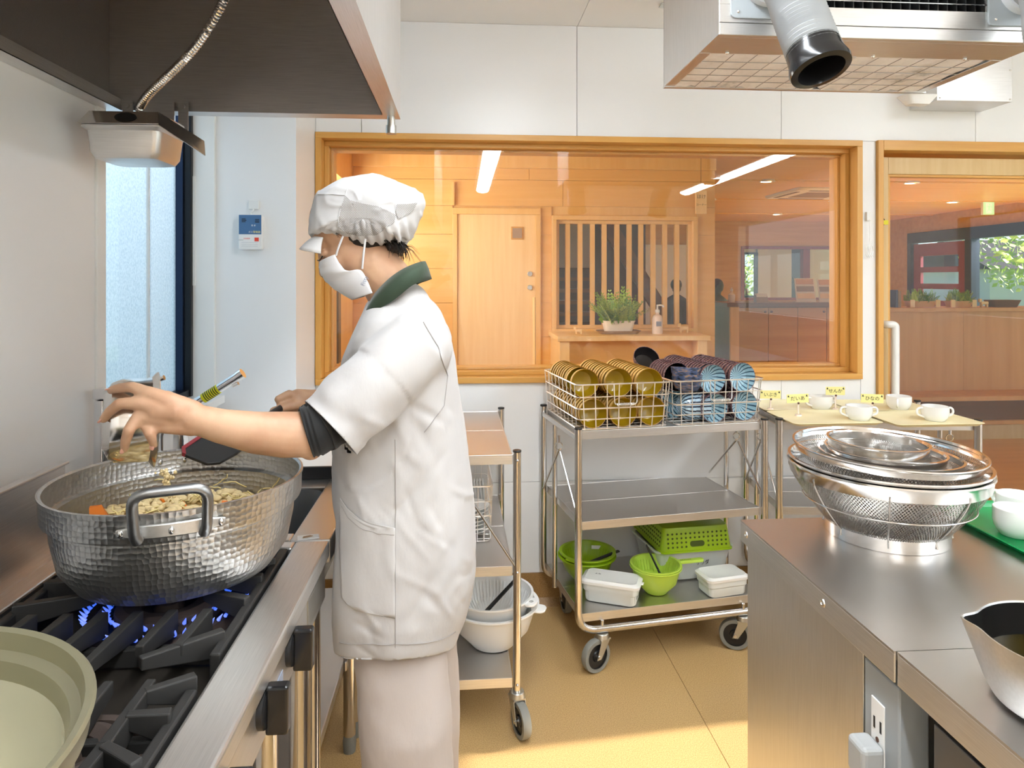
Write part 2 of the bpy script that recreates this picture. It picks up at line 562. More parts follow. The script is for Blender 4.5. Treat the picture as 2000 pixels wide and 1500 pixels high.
MB().tube(arc([(hx - .03, 2.986, 1.20), (hx - .03, 2.93, 1.20), (hx, 2.925, 1.20), (hx, 2.925, .58), (hx - .03, 2.93, .58), (hx - .03, 2.986, .58)], .03, 5), .0165, 12).build('pull_bar', 'white_plastic', d1, 0, True)
lk = MB().cyl((LX0 + .016, 2.986, 1.665), (LX0 + .016, 2.970, 1.665), .022, n=20).build('lock_knob', 'black_gloss', d1, .001, True)
MB().box(LX0 + .002, LX0 + .048, 2.964, 2.970, 1.652, 1.672).build('lock_lever', plain('tape_yellow', hexc('d8cf14'), .5), lk, .001)
MB().cyl((LX0 + .012, 2.986, 1.462), (LX0 + .012, 2.978, 1.462), .013, n=20).build('keyhole', 'chrome', d1, .001, True)
MB().box(LX0 + .003, LX0 + .025, 2.982, 2.986, 1.616, 1.63).build('lock_sticker', 'white_plastic', d1)
# ================================================================== CORRIDOR AND LOBBY BEYOND THE WINDOW
plain('stair_dark', hexc('4a352c'), .5)
plain('lobby_white', hexc('d8d8d4'), .6)
plain('entrance_dark', hexc('2c3440'), .4, .3)
plain('entrance_red', hexc('7d3038'), .45)
plain('leaf_a', hexc('8cb034'), .5)
plain('leaf_b', hexc('b3cc55'), .5)
plain('leaf_c', hexc('6a983a'), .55)
plain('pot_white', hexc('efe2cd'), .4)
plain('saucer', hexc('9a7a5a'), .5)
plain('gel_clear', hexc('f1ddcc'), .25)
plain('grass', hexc('7ea04a'), .9)
emitter('downlight', (1.0, .86, .66), 22)
emitter('exit_white', (.75, 1.0, .85), .35)
emitter('exit_green', (.02, .45, .18), .8)

hf = MB().box(-1.3, 8.0, 3.0, 13.9, -.08, 0).build('floor_hall', 'lobby_floor')
struct(hf, 'orange wooden floor of the corridor and lobby', 'floor')
hc = MB().box(-1.3, 8.0, 3.06, 13.9, 2.50, 2.6).build('ceiling_hall', 'hall_wood')
struct(hc, 'orange wooden ceiling of the corridor and lobby', 'ceiling')
for y in (7.27, 9.0, 10.92):
    MB().box(2.3, 7.9, y - .03, y + .03, 2.485, 2.50).build('ceiling_batten', 'hall_trim', hc)
# corridor side wall with its bright window
hl = MB()
hl.box(-1.03, -.93, 3.06, 3.4, 0, 2.5); hl.box(-1.03, -.93, 5.85, 6.0, 0, 2.5)
hl.box(-1.03, -.93, 3.4, 5.85, 0, 1.45); hl.box(-1.03, -.93, 3.4, 5.85, 2.2, 2.5)
struct(hl.build('wall_corridor_left', 'hall_wood'), 'orange wooden side wall of the corridor', 'wall')
o = thing('door_3', 'dark edged wooden side door at the left of the corridor', 'door'); o['kind'] = 'structure'
MB().box(-.93, -.905, 4.4, 5.8, 0, 1.42).build('door_leaf', 'hall_door', o, .003)
MB().box(-.905, -.875, 4.98, 5.08, .80, 1.325).build('edge_guard', plain('grey_bar', hexc('6f6a62'), .4), o, .003)
# far wall of the corridor, boarded
fw = MB()
fw.box(-1.0, -.031, 6.0, 6.1, 0, 2.5); fw.box(-.031, .663, 6.0, 6.1, 2.0, 2.5)
fw.box(.663, .828, 6.0, 6.1, 0, 2.5); fw.box(.828, 2.066, 6.0, 6.1, 1.94, 2.5)
fw.box(.828, 2.066, 6.0, 6.1, 0, .93); fw.box(2.066, 2.28, 6.0, 6.1, 0, 2.5)
fw = struct(fw.build('wall_corridor_back', 'hall_trim'), 'orange boarded wooden wall at the back of the corridor', 'wall')
random.seed(3)
def board(x0, x1, z0, z1, m='hall_wood'):
    e = .0015
    MB().box(x0 + e, x1 - e, 5.985 - random.random() * .003, 6.0, z0 + e, z1 - e).build('wall_board', m, fw)
zs = [0, .3, .6, .9, 1.2, 1.5, 1.8, 2.05, 2.28, 2.5]
for i in range(9):
    z0, z1 = zs[i], zs[i + 1]
    sp = [(-.93, -.07)]
    if z0 >= 2.05: sp = [(-.93, .6 + .3 * (i % 2)), (.6 + .3 * (i % 2), 2.28)]
    else: sp += [(.70, .80), (2.11, 2.28)]
    for a, b in sp: board(a, b, z0, z1)
MB().box(-.93, 2.28, 5.95, 5.985, 2.38, 2.5).build('cornice', 'hall_trim', fw, .004)
MB().box(-.075, -.055, 5.94, 5.985, 2.05, 2.25).build('corner_strip', 'hall_trim', fw, .002)
# door with small window
d2 = thing('door_2', 'light wooden corridor door with a tiny square window', 'door'); d2['kind'] = 'structure'
MB().box(-.07, .70, 5.955, 6.0, 1.975, 2.03).build('door_head', 'hall_trim', d2, .003)
MB().box(-.07, -.031, 5.955, 6.0, 0, 1.975).build('door_jamb', 'hall_trim', d2, .003)
MB().box(.655, .70, 5.955, 6.0, 0, 1.975).build('door_jamb', 'hall_trim', d2, .003)
MB().box(-.031, .655, 5.975, 6.01, .01, 1.975).build('door_leaf', 'hall_door', d2, .002)
MB().box(.440, .548, 5.966, 5.976, 1.755, 1.868).build('light_frame', 'oak', d2, .002)
MB().box(.452, .536, 5.963, 5.967, 1.767, 1.856).build('light_pane', plain('dim_glass', hexc('a89078'), .1), d2)
for z in (1.455, 1.335):
    MB().cyl((.605, 5.975, z), (.605, 5.955, z), .022, n=14).build('lock_rose', 'galv', d2, .002, True)
MB().box(.632, .652, 5.955, 5.976, .55, 1.25).build('pull_strip', plain('pull_pale', hexc('ffdf9a'), .4), d2, .004)
# slatted opening
sw = thing('window_3', 'slatted wooden window opening above the plant shelf', 'window'); sw['kind'] = 'structure'
frame4(sw, ('frame_head', 'frame_sill', 'frame_jamb'), .80, 2.11, .93, 1.97, .04, 5.95, 6.1, ('hall_trim', 'hall_trim'), .003)
frame4(sw, ('inner_frame', 'inner_frame', 'inner_frame'), .84, 2.07, .97, 1.93, .03, 6.0, 6.06, ('hall_trim', 'hall_trim'), .003)
s0 = None
for px in (1109, 1133, 1157, 1180, 1205, 1229, 1252, 1276, 1299, 1323):
    x = .828 + (px - 1083) / (1350 - 1083) * 1.238
    if s0 is None: s0 = MB().box(-.02, .02, 6.01, 6.05, 1.0, 1.90).build('slat', 'hall_trim', sw); s0.location.x = x
    else: inst(s0, 'slat', sw, (x, 0, 0))
# stair room behind the slats
st = MB()
st.box(.2, 2.28, 8.3, 8.4, 0, 2.5); st.box(.2, .3, 6.1, 8.3, 0, 2.5)
struct(st.build('wall_stair', 'stair_dark'), 'dark wall of the stair room behind the slats', 'wall')
MB().box(.3, 1.62, 8.27, 8.3, 1.55, 2.5).build('wall_stair_upper', 'lobby_white')
struct(bpy.data.objects['wall_stair_upper'], 'white upper wall of the stair room', 'wall')
o = thing('staircase', 'dark staircase rising behind the wooden slats', 'staircase')
MB().prism([(1.35, 2.3), (2.28, .85), (2.28, 1.15), (1.5, 2.4)], 'Y', 7.5, 7.56).build('stringer', 'dark_wood', o)
for i in range(9):
    MB().box(.4, 1.5, 7.4 + .02 * i, 7.9, .35 + .13 * i, .39 + .13 * i).build('tread', 'dark_wood', o)
# shelf bench under the slats
b = thing('shelf_bench', 'open fronted wooden shelf bench below the slatted window', 'shelf')
MB().box(.77, 2.02, 5.40, 5.985, .91, .95).build('bench_top', 'hall_door', b, .003)
MB().box(.79, .87, 5.42, 5.985, 0, .91).build('side_panel', 'hall_door', b, .003)
MB().box(1.92, 2.0, 5.42, 5.985, 0, .91).build('side_panel', 'hall_door', b, .003)
MB().box(.87, 1.92, 5.55, 5.57, 0, .91).build('back_panel', 'hall_wood', b)

def frond(mb, base, tip, w, n=7, bend=.25):
    """a fern frond: midrib with paired leaflets"""
    a = Vector(base); t = Vector(tip); d = t - a
    side = d.cross(Vector((random.uniform(-.4, .4), random.uniform(-.4, .4), 1))).normalized()
    for i in range(n):
        k = (i + .6) / n
        p = a + d * k + Vector((0, 0, -bend * d.length * (k - .5) ** 2))
        l = w * (1 - .75 * k)
        for sg in (-1, 1):
            q = p + side * sg * l + d.normalized() * l * .5
            m = (p + q) / 2; o2 = d.normalized() * l * .42
            mb.add([p, m + o2 + Vector((0, 0, .15 * l)), q, m - o2], [(0, 1, 2, 3)])
def potted(name, label, cat, loc, w, d, h, nf, fh, spread, potmat='pot_white', saucer=True, group=None, planter=True, bl=None, lf=1.0):
    t = thing(name, label, cat, loc, 0, group)
    z = 0
    if saucer:
        m = MB()
        m.loft([[(x, y, zz) for x, y in rounded(-w * .5 * s, w * .5 * s, -d * .5 * s, d * .5 * s, d * .3)] for s, zz in ((1.15, 0), (1.4, .028), (1.33, .028), (1.1, .006))])
        m.build('saucer', 'saucer', t, 0, True); z = .008
    m = MB()
    m.loft([[(x, y, zz) for x, y in rounded(-w * .5 * s, w * .5 * s, -d * .5 * s, d * .5 * s, d * .22)] for s, zz in ((.84, z), (1.0, z + h), (1.04, z + h), (1.04, z + h + .008), (.95, z + h + .008), (.92, z + h - .02))])
    m.build('planter', potmat, t, 0, True)
    for k, lm in enumerate(('leaf_a', 'leaf_b', 'leaf_c')):
        m = MB()
        for i in range(nf // 3):
            bx, by = random.uniform(-.4, .4) * w, random.uniform(-.35, .35) * d
            a = random.uniform(0, 2 * PI); q = random.random() ** .6 * spread
            hh = fh * random.uniform(.55, 1.0) * (1 - .45 * (q / spread) ** 2)
            frond(m, (bx, by, z + h - .01), (bx + q * math.cos(a), by + q * math.sin(a) * .7, z + h + hh), .028 * lf + .012 * random.random(), 8)
        m.build('foliage', lm, t)
    return t
random.seed(5)
potted('potted_fern', 'bushy green fern in a white planter on a brown saucer on the shelf bench', 'plant', (1.32, 5.66, .95), .26, .15, .095, 120, .32, .26, lf=1.9)
t = thing('soap_bottle', 'clear pump bottle of hand gel beside the fern', 'bottle', (1.645, 5.62, .95))
MB().lathe([(.0, .0), (.042, .0), (.044, .01), (.044, .125), (.036, .15), (.016, .165), (.016, .18), (0, .18)], 24).build('bottle_body', 'gel_clear', t, 0, True)
MB().lathe([(.019, .178), (.019, .20), (.008, .205), (.006, .235), (0, .235)], 16).build('collar', 'white_plastic', t, 0, True)
MB().tube(arc([(-.006, 0, .236), (.02, -.01, .240), (.042, -.02, .236), (.046, -.022, .222)], .008, 3), .007, 8).build('pump_spout', 'white_plastic', t, 0, True)
MB().box(-.022, .022, -.0455, -.043, .065, .105).build('label_mark', plain('label_grey', hexc('8f96a8'), .5), t)
def critter(name, label, loc, s):
    t = thing(name, label, 'figurine', loc)
    MB().box(-.05 * s, .05 * s, -.02 * s, .02 * s, .035 * s, .075 * s).build('body', 'hall_door', t, .008 * s)
    MB().box(-.075 * s, -.04 * s, -.018 * s, .018 * s, .065 * s, .11 * s).build('head', 'hall_door', t, .006 * s)
    for x in (-.04, .035):
        for y in (-.013, .013):
            MB().box((x - .008) * s, (x + .008) * s, (y - .007) * s, (y + .007) * s, 0, .037 * s).build('leg', 'hall_door', t)
critter('wooden_animal', 'little wooden animal figure at the right end of the shelf bench', (1.90, 5.70, .95), .75)
critter('wooden_animal', 'tiny wooden animal figure at the left end of the shelf bench', (.985, 5.66, .95), .55)
t = thing('hanging_sign', 'small wooden sign board hanging beside the slatted window', 'sign', (2.12, 5.9, 1.985))
MB().box(-.05, .05, -.01, .01, 0, .205).build('board', 'hall_door', t, .003)
text_mesh('ほけ', 'lettering', 'dark_wood', t, .042, (0, -.0105, .15), (PI / 2, 0, 0))
text_mesh('コーナー', 'lettering', 'dark_wood', t, .024, (0, -.0105, .08), (PI / 2, 0, 0))
MB().tube([(0, 0, .205), (0, 0, .515)], .002, 6).build('cord', 'dark_wood', t)

# ---- lobby
lw = MB()
lw.box(2.2, 5.25, 12.4, 12.5, 0, 2.5); lw.box(5.25, 7.2, 12.4, 12.5, 0, 1.05); lw.box(5.25, 7.2, 12.4, 12.5, 1.99, 2.5); lw.box(7.2, 8.0, 12.4, 12.5, 0, 2.5)
struct(lw.build('wall_lobby_back', 'lobby_wood'), 'brown wooden wall at the far end of the lobby', 'wall')
w4 = thing('window_4', 'far lobby window with a dark red frame over the reception counter', 'window'); w4['kind'] = 'structure'
frame4(w4, ('frame_head', 'frame_sill', 'frame_jamb'), 5.22, 7.23, 1.02, 2.03, .05, 12.36, 12.5, ('entrance_red', 'entrance_red'), .004)
MB().box(6.42, 6.55, 12.38, 12.5, 1.07, 1.98).build('mullion', 'entrance_red', w4)
MB().box(5.26, 7.2, 12.44, 12.446, 1.06, 1.98).build('pane', 'pane', w4)
lr = MB()
lr.box(5.86, 6.06, 13.2, 13.3, 0, 2.5); lr.box(6.06, 6.6, 13.2, 13.3, 0, 2.5); lr.box(6.9, 8.0, 13.2, 13.3, 0, 2.5); lr.box(4.6, 5.35, 13.2, 13.3, 0, 2.5); lr.box(5.3, 5.9, 13.2, 13.3, 0, 1.05); lr.box(5.3, 5.9, 13.2, 13.3, 1.95, 2.5)
struct(lr.build('wall_office_back', 'lobby_white'), 'white office wall seen through the far lobby window', 'wall')
w5 = thing('window_5', 'bright outside window with a dark frame seen beyond the far lobby window', 'window'); w5['kind'] = 'structure'
frame4(w5, ('frame_head', 'frame_sill', 'frame_jamb'), 5.3, 5.9, 1.05, 1.95, .04, 13.18, 13.3, ('alu_black', 'alu_black'), .002)
MB().box(5.59, 5.63, 13.18, 13.3, 1.09, 1.91).build('mullion', 'alu_black', w5)
MB().box(5.33, 5.87, 13.24, 13.245, 1.08, 1.92).build('pane', 'pane', w5)
d4 = struct(MB().box(6.6, 6.9, 13.22, 13.28, 0, 2.2).build('door_4', 'alu_black'), 'dark office door seen beyond the far lobby window', 'door')
# pale post and white partition beside the corridor wall end
struct(MB().box(2.62, 2.72, 7.3, 7.45, 0, 2.0).build('trim_2', 'hall_trim'), 'wooden post at the end of the corridor wall', 'trim')
struct(MB().box(2.2, 4.4, 12.30, 12.4, 0, 2.05).build('wall_lobby_white', 'lobby_white'), 'white partition far behind the corridor wall end', 'wall')
# reception counter
c1 = thing('reception_counter', 'brown reception counter with cupboard doors under a dark top', 'counter', (0, 0, 0))
MB().box(2.90, 4.40, 7.25, 7.85, 1.105, 1.15).build('counter_top', 'dark_wood', c1, .004)
MB().box(2.95, 4.38, 7.32, 7.80, 0, 1.105).build('counter_body', 'dark_wood', c1)
for i in range(4):
    x0 = 3.05 + i * .335
    d = MB().box(x0 + .003, x0 + .332, 7.30, 7.32, .06, 1.095).build('door', 'lobby_wood', c1, .002)
    MB().cyl((x0 + (.30 if i % 2 == 0 else .035), 7.30, 1.05), (x0 + (.30 if i % 2 == 0 else .035), 7.285, 1.05), .012, n=10).build('knob', 'dark_wood', d)
MB().box(2.95, 3.05, 7.29, 7.32, 0, 1.105).build('end_post', 'hall_trim', c1)
def easel(label, x, y, w, h):
    t = thing('brochure_stand', label, 'brochure stand', (x, y, 1.15), -.1, 'brochure stands on the reception counter')
    MB().hexa([(-w / 2, 0, 0), (w / 2, 0, 0), (w / 2, .012, 0), (-w / 2, .012, 0), (-w / 2, .07, h), (w / 2, .07, h), (w / 2, .082, h), (-w / 2, .082, h)]).build('board', 'pot_white', t)
    for i in range(3):
        z = .04 + i * h * .3; yy = .07 * z / h
        MB().hexa([(-w * .44, yy - .006, z), (w * .44, yy - .006, z), (w * .44, yy, z), (-w * .44, yy, z), (-w * .44, yy + .012, z + h * .22), (w * .44, yy + .012, z + h * .22), (w * .44, yy + .02, z + h * .22), (-w * .44, yy + .02, z + h * .22)]).build('leaflet', ['hall_door', 'saucer', 'counter_wood'][i], t)
easel('tall wooden brochure stand on the reception counter', 3.90, 7.45, .22, .27)
easel('brochure stand with dark photo card beside the taller stand', 4.17, 7.45, .22, .26)
t = thing('card_holder', 'small cardboard box of cards on the reception counter', 'box', (3.36, 7.42, 1.15))
MB().hexa([(-.07, -.04, 0), (.07, -.04, 0), (.07, .05, 0), (-.07, .05, 0), (-.065, .0, .08), (.065, .0, .08), (.065, .05, .09), (-.065, .05, .09)]).build('box', 'saucer', t)
MB().box(-.06, .06, -.01, .03, .03, .10).build('cards', 'pot_white', t)
t = thing('spray_bottle', 'white bottle at the left end of the reception counter', 'bottle', (3.03, 7.45, 1.15))
MB().lathe([(0, 0), (.035, 0), (.036, .01), (.036, .085), (.014, .11), (.014, .13), (0, .13)], 18).build('bottle_body', 'gel_clear', t, 0, True)
MB().lathe([(.016, .128), (.016, .15), (.006, .155), (.006, .165), (0, .165)], 12).build('cap', 'white_plastic', t, 0, True)

# entrance wall: dark frame, red door, glazing onto the garden
ew = MB()
ew.box(7.9, 8.0, 11.5, 12.4, 0, 2.5); ew.box(7.9, 8.0, 3.06, 11.5, 2.22, 2.5); ew.box(7.9, 8.0, 3.06, 6.2, 0, 2.22)
ew.box(7.9, 8.0, 3.0, 3.06, 0, 2.5)
struct(ew.build('wall_lobby_right', 'lobby_wood'), 'brown wooden entrance wall of the lobby', 'wall')
ef = thing('door_5', 'red entrance door with four glazed slots in a dark frame', 'door'); ef['kind'] = 'structure'
MB().box(7.86, 8.0, 6.2, 11.5, 2.04, 2.22).build('frame_head', 'entrance_dark', ef, .004)
for a, b in ((11.40, 11.5), (9.98, 10.12), (8.05, 8.15), (6.2, 6.3)):
    MB().box(7.86, 8.0, a, b, 0, 2.04).build('frame_post', 'entrance_dark', ef, .004)
slots = [(.78, .97), (1.06, 1.25), (1.34, 1.53), (1.62, 1.81)]
z0 = .02
for za, zb in slots + [(2.02, 2.02)]:
    MB().box(7.90, 7.95, 10.14, 11.38, z0, za).build('door_rail', 'entrance_red', ef); z0 = zb
for za, zb in slots:
    MB().box(7.90, 7.95, 10.14, 10.30, za, zb).build('door_stile', 'entrance_red', ef)
    MB().box(7.90, 7.95, 11.20, 11.38, za, zb).build('door_stile', 'entrance_red', ef)
    MB().box(7.92, 7.925, 10.30, 11.20, za, zb).build('pane', 'pane', ef)
w6 = thing('window_6', 'tall entrance glazing with a view of trees outside', 'window'); w6['kind'] = 'structure'
MB().box(7.93, 7.936, 8.15, 9.98, .02, 2.04).build('pane', 'pane', w6)
MB().box(7.93, 7.936, 6.3, 8.05, .02, 2.04).build('pane', 'pane', w6)
# shop counter in front of the entrance
c2 = thing('front_counter', 'long orange wooden counter with a bench ledge opposite the glass door', 'counter')
MB().box(3.72, 7.0, 5.83, 6.25, 1.115, 1.15).build('counter_top', 'counter_wood', c2, .004)
for i in range(4):
    MB().box(3.75 + i * .8 + .0015, 3.75 + (i + 1) * .8 - .0015, 5.87, 5.90, .30, 1.115).build('front_panel', 'counter_wood', c2)
MB().box(3.75, 6.95, 5.90, 6.2, 0, 1.115).build('counter_body', 'lobby_wood', c2)
MB().box(3.75, 6.95, 5.55, 5.90, .36, .40).build('bench_ledge', 'counter_wood', c2, .004)
MB().box(3.75, 6.95, 5.70, 5.90, .16, .36).build('bench_recess', 'dark_wood', c2)
MB().box(3.75, 6.95, 5.66, 5.90, .13, .165).build('ledge_strip', 'counter_wood', c2, .003)
MB().box(3.75, 6.95, 5.68, 5.90, 0, .13).build('plinth', 'maple_z', c2)
random.seed(11)
def window_box(label, x, w, nf):
    t = potted('window_planter', label, 'plant', (x, 6.0, 1.15), w, .12, .05, nf, .14, .10, 'counter_wood', False, 'planters on the front counter')
    for sx in (-1, 1):
        MB().box(sx * w * .47 - .02, sx * w * .47 + .02, -.075, -.06, 0, .07).build('foot', 'hall_door', t, .003)
window_box('leafy planter box at the left end of the front counter', 4.23, .26, 60)
window_box('taller leafy planter box with a white tag on the front counter', 4.60, .22, 72)
t = thing('wicker_basket', 'dark woven basket on the front counter before the glazing', 'basket', (5.03, 6.0, 1.15))
MB().loft([[(x, y, z) for x, y in rounded(-.14 * s, .14 * s, -.08 * s, .08 * s, .04 * s)] for s, z in ((.8, 0), (1, .06), (1.04, .065), (.9, .06), (.75, .01))]).build('basket', 'dark_wood', t, 0, True)
critter('wooden_animal', 'wooden block animal between the counter planters', (4.82, 5.96, 1.15), .7)
t = thing('book', 'dark blue book standing at the left of the front counter', 'book', (3.97, 6.02, 1.15))
MB().box(-.012, .012, -.07, .07, 0, .16).build('cover', plain('navy', hexc('1d2350'), .5), t, .002)
MB().box(.013, .04, -.07, .07, 0, .15).build('pages', 'saucer', t)
# exit sign and ceiling fittings
t = thing('exit_sign', 'green illuminated exit sign under the lobby ceiling', 'exit sign', (7.33, 9.0, 2.31))
MB().box(-.085, .085, -.02, .02, 0, .19).build('case', 'white_plastic', t, .003)
MB().box(-.08, .08, -.0215, -.02, .004, .186).build('face', 'exit_green', t)
MB().box(-.040, .045, -.0225, -.0215, .02, .160).build('doorway', 'exit_white', t)
m = MB(); m.sphere((.012, -.0235, .142), .014, 10, 8, (1, .1, 1)); m.hexa([(-.012, -.0245, .06), (.012, -.0245, .06), (.012, -.0225, .06), (-.012, -.0225, .06), (-.005, -.0245, .125), (.02, -.0245, .125), (.02, -.0225, .125), (-.005, -.0225, .125)])
m.tube([(.012, -.0235, .12), (.042, -.0235, .10)], .005, 5); m.tube([(0, -.0235, .12), (-.034, -.0235, .10)], .005, 5)
m.tube([(.004, -.0235, .07), (.035, -.0235, .05), (.034, -.0235, .03)], .006, 5); m.tube([(-.004, -.0235, .07), (-.02, -.0235, .045), (-.04, -.0235, .035)], .006, 5)
m.build('running_figure', 'exit_green', t)
for i, (x, y) in enumerate(((3.36, 7.27), (5.215, 10.92), (5.114, 9.0), (5.024, 7.27), (6.838, 9.03), (6.7, 10.92), (3.36, 9.0))):
    t = thing('ceiling_downlight', ['round ceiling downlight above the near end of the reception counter', 'farthest small ceiling downlight seen through the wide window', 'ceiling downlight half hidden by the right window jamb', 'nearest ceiling downlight seen through the sliding door', 'farther ceiling downlight near the exit sign', 'ceiling downlight deep in the lobby by the entrance', 'ceiling downlight behind the flat air conditioner cassette'][i], 'downlight', (x, y, 2.48), 0, 'lobby downlights')
    MB().lathe([(.075, .02), (.085, .0), (.07, .0), (.065, .012)], 24).build('trim_ring', 'white_plastic', t, 0, True)
    MB().lathe([(0, .006), (.068, .006), (.068, .010), (0, .010)], 24).build('lamp', 'downlight', t)
t = thing('ceiling_cassette', 'flat ceiling air conditioner cassette in the lobby', 'air conditioner', (4.45, 8.25, 2.465))
MB().loft([[(x, y, z) for x, y in rounded(-.47 * s, .47 * s, -.47 * s, .47 * s, .05)] for s, z in ((.96, 0), (1, .02), (1, .036))]).build('panel', 'pot_white', t)
for a in range(4):
    q = MB().box(-.30, .30, -.42, -.37, -.003, .002).build('louvre', 'dark_wood', t); q.rotation_euler.z = a * PI / 2
MB().box(-.25, .25, -.25, .25, -.004, 0).build('intake_grille', 'saucer', t, .003)
# two people far away in the lobby
def far_person(label, x, y, rz, top, hair):
    t = thing('person', label, 'person', (x, y, 0), rz); t.scale = (.86, .86, .86)
    m = MB()
    def ring(z, a, b, dy=0): return [(a * math.cos(2 * PI * i / 14), dy + b * math.sin(2 * PI * i / 14), z) for i in range(14)]
    m.loft([ring(.0, .10, .12), ring(.08, .10, .09), ring(.45, .12, .10), ring(.80, .165, .12), ring(.95, .16, .115), ring(1.15, .18, .12), ring(1.30, .20, .11), ring(1.36, .12, .08), ring(1.40, .05, .055), ring(1.44, .05, .055, -.01), ring(1.47, .066, .08, -.02), ring(1.54, .075, .095, -.02), ring(1.60, .06, .08, -.015), ring(1.635, .02, .03, -.01)])
    for sx in (-1, 1):
        m.tube([(sx * .17, 0, 1.30), (sx * .23, .01, 1.08), (sx * .21, -.10, .88), (sx * .19, -.16, .86)], [.055, .045, .035, .025], 10)
    m.build('body', top, t, 0, 'all')
    MB().sphere((0, .005, 1.555), .098, 14, 10, (.92, 1.08, 1.0)).build('hair', hair, t, 0, 'all')
plain('dark_green_cloth', hexc('3d4f40'), .8); plain('dark_cloth', hexc('2b2c33'), .8); plain('hair', hexc('17120f'), .5)
far_person('dark haired person in dark clothes seen through the slats', 2.12 * 1.38, 9.1, 2.6, 'dark_cloth', 'hair')
far_person('dark haired person in green seen past the corridor wall end', 3.46, 9.0, .4, 'dark_green_cloth', 'hair')
# garden outside
struct(MB().box(-8, 40, -12, 45, -.30, -.12).build('ground', 'grass'), 'sunny grass outside', 'ground')
def tree(label, x, y, h, r, seed):
    random.seed(seed)
    t = thing('garden_tree', label, 'tree', (x, y, -.12), 0, 'trees outside')
    MB().tube([(0, 0, 0), (.05, .03, h * .4), (-.1, .08, h * .7), (-.05, .1, h)], [.12, .1, .07, .03], 8).build('trunk', 'dark_wood', t, 0, True)
    m = MB()
    for i in range(900):
        a = random.uniform(0, 2 * PI); b = math.acos(random.uniform(-1, 1)); q = r * random.random() ** .4
        p = Vector((q * math.sin(b) * math.cos(a), q * math.sin(b) * math.sin(a), h * .85 + q * .8 * math.cos(b)))
        u = Vector((random.gauss(0, 1), random.gauss(0, 1), random.gauss(0, 1))).normalized() * .10; w = u.orthogonal().normalized() * .06
        m.add([p - u, p + w, p + u, p - w], [(0, 1, 2, 3)])
    m.build('foliage', 'leaf_b', t)
tree('garden tree seen through the entrance glazing', 11.0, 11.3, 2.6, 1.3, 1)
tree('garden tree behind the parked white van', 16.0, 18.0, 3.0, 1.8, 2)
tree('garden tree far behind the office window', 9.5, 22.0, 2.0, 2.0, 3)
t = thing('garden_house', 'low white house outside the entrance glazing', 'house', (21.0, 24.0, -.12))
MB().box(-3, 3, -2, 2, 0, 1.9).build('walls', 'lobby_white', t)
MB().prism([(-2.4, 1.9), (2.4, 1.9), (0, 3.0)], 'X', -3.3, 3.3).build('roof', 'dark_cloth', t)
for x in (-1.6, .6): MB().box(x, x + .9, -2.03, -2.0, .8, 1.5).build('window', 'entrance_dark', t)
# ================================================================== FIXED STAINLESS EQUIPMENT
emitter('tube_light', (.88, .945, 1.0), 29)
plain('duct_grey', hexc('a9acae'), .5)
plain('duct_white', hexc('d9dcdf'), .45)
plain('plate_grey', hexc('9aa0a3'), .45)
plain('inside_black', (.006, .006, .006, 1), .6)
# filter wool: pale with dirty smudges
n = NT('filter_wool')
f = n.noise(n.coords('Object'), 7, 5, .65)
n.link(n.ramp(f, [(.30, hexc('9b9690')), (.40, hexc('e6ddd6')), (.6, hexc('f6efea'))]), n.b.inputs['Base Color'])
n.set(rough=.95); n.bump(n.noise(n.coords('Object'), 60, 3), .5, .004); MATS['filter_wool'] = n.m

# ceiling strip lamps (two rows running away from the back wall)
for r, x in enumerate((.26, 2.75)):
    for k, (a, b_) in enumerate(((-.84, .40), (-2.15, -.91), (.47, 1.71))):
        t = thing('ceiling_strip_lamp', ['ceiling strip lamp above the aisle', 'ceiling strip lamp above the far side of the island'][r] + [', the middle one of its row', ', the one farthest from the window', ', the one nearest the window'][k], 'lamp', (x, (a + b_) / 2, ZC), 0, 'kitchen ceiling lamps')
        L = (b_ - a) / 2
        MB().box(-.11, .11, -L, L, -.03, 0).build('housing', 'white_plastic', t, .004)
        MB().loft([[(q * math.sin(th_), y, -.03 - .035 * max(0, math.cos(th_))) for th_, q in [(-PI / 2 + PI * i / 8, .075) for i in range(9)]] for y in (-L + .01, L - .01)], True).build('diffuser', 'tube_light', t)

# ---- range hood
HX0, HX1, HY0, HY1, HZ = XL + .001, -.161, .10, 1.845, 1.83
h = thing('range_hood', 'big brushed steel range hood, its inside coloured dark for shade, over the gas stove', 'range hood', (0, 0, 0))
MB().box(HX1 - .002, HX1, HY0, HY1, HZ, ZC).build('front_panel', 'steel_z', h)
MB().box(HX0, HX1 - .002, HY1 - .002, HY1, HZ, ZC).build('end_panel', 'steel_x', h)
MB().box(HX0, HX1 - .002, HY0, HY0 + .002, HZ, ZC).build('end_panel', 'steel_x', h)
MB().box(HX0 + .012, HX1 - .040, HY1 - .05, HY1 - .048, HZ + .012, ZC - .02).build('inner_end_liner', 'steel_dark', h)  # shade inside the hood is coloured in with a darker steel
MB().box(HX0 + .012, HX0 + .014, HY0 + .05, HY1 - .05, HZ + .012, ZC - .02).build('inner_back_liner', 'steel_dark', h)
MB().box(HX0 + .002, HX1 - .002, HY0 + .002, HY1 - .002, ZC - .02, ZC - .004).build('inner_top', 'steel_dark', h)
MB().box(HX1 - .043, HX1 - .002, HY0, HY1, HZ, HZ + .0015).build('gutter', 'steel_y', h)
MB().box(HX1 - .043, HX1 - .0415, HY0, HY1 - .05, HZ, HZ + .028).build('gutter_lip', 'steel_y', h)
MB().box(HX0, HX1 - .043, HY1 - .047, HY1 - .002, HZ, HZ + .0015).build('gutter', 'steel_x', h)
MB().box(HX0 + .04, HX1 - .043, HY1 - .0485, HY1 - .047, HZ, HZ + .030).build('gutter_lip', 'steel_dark', h)
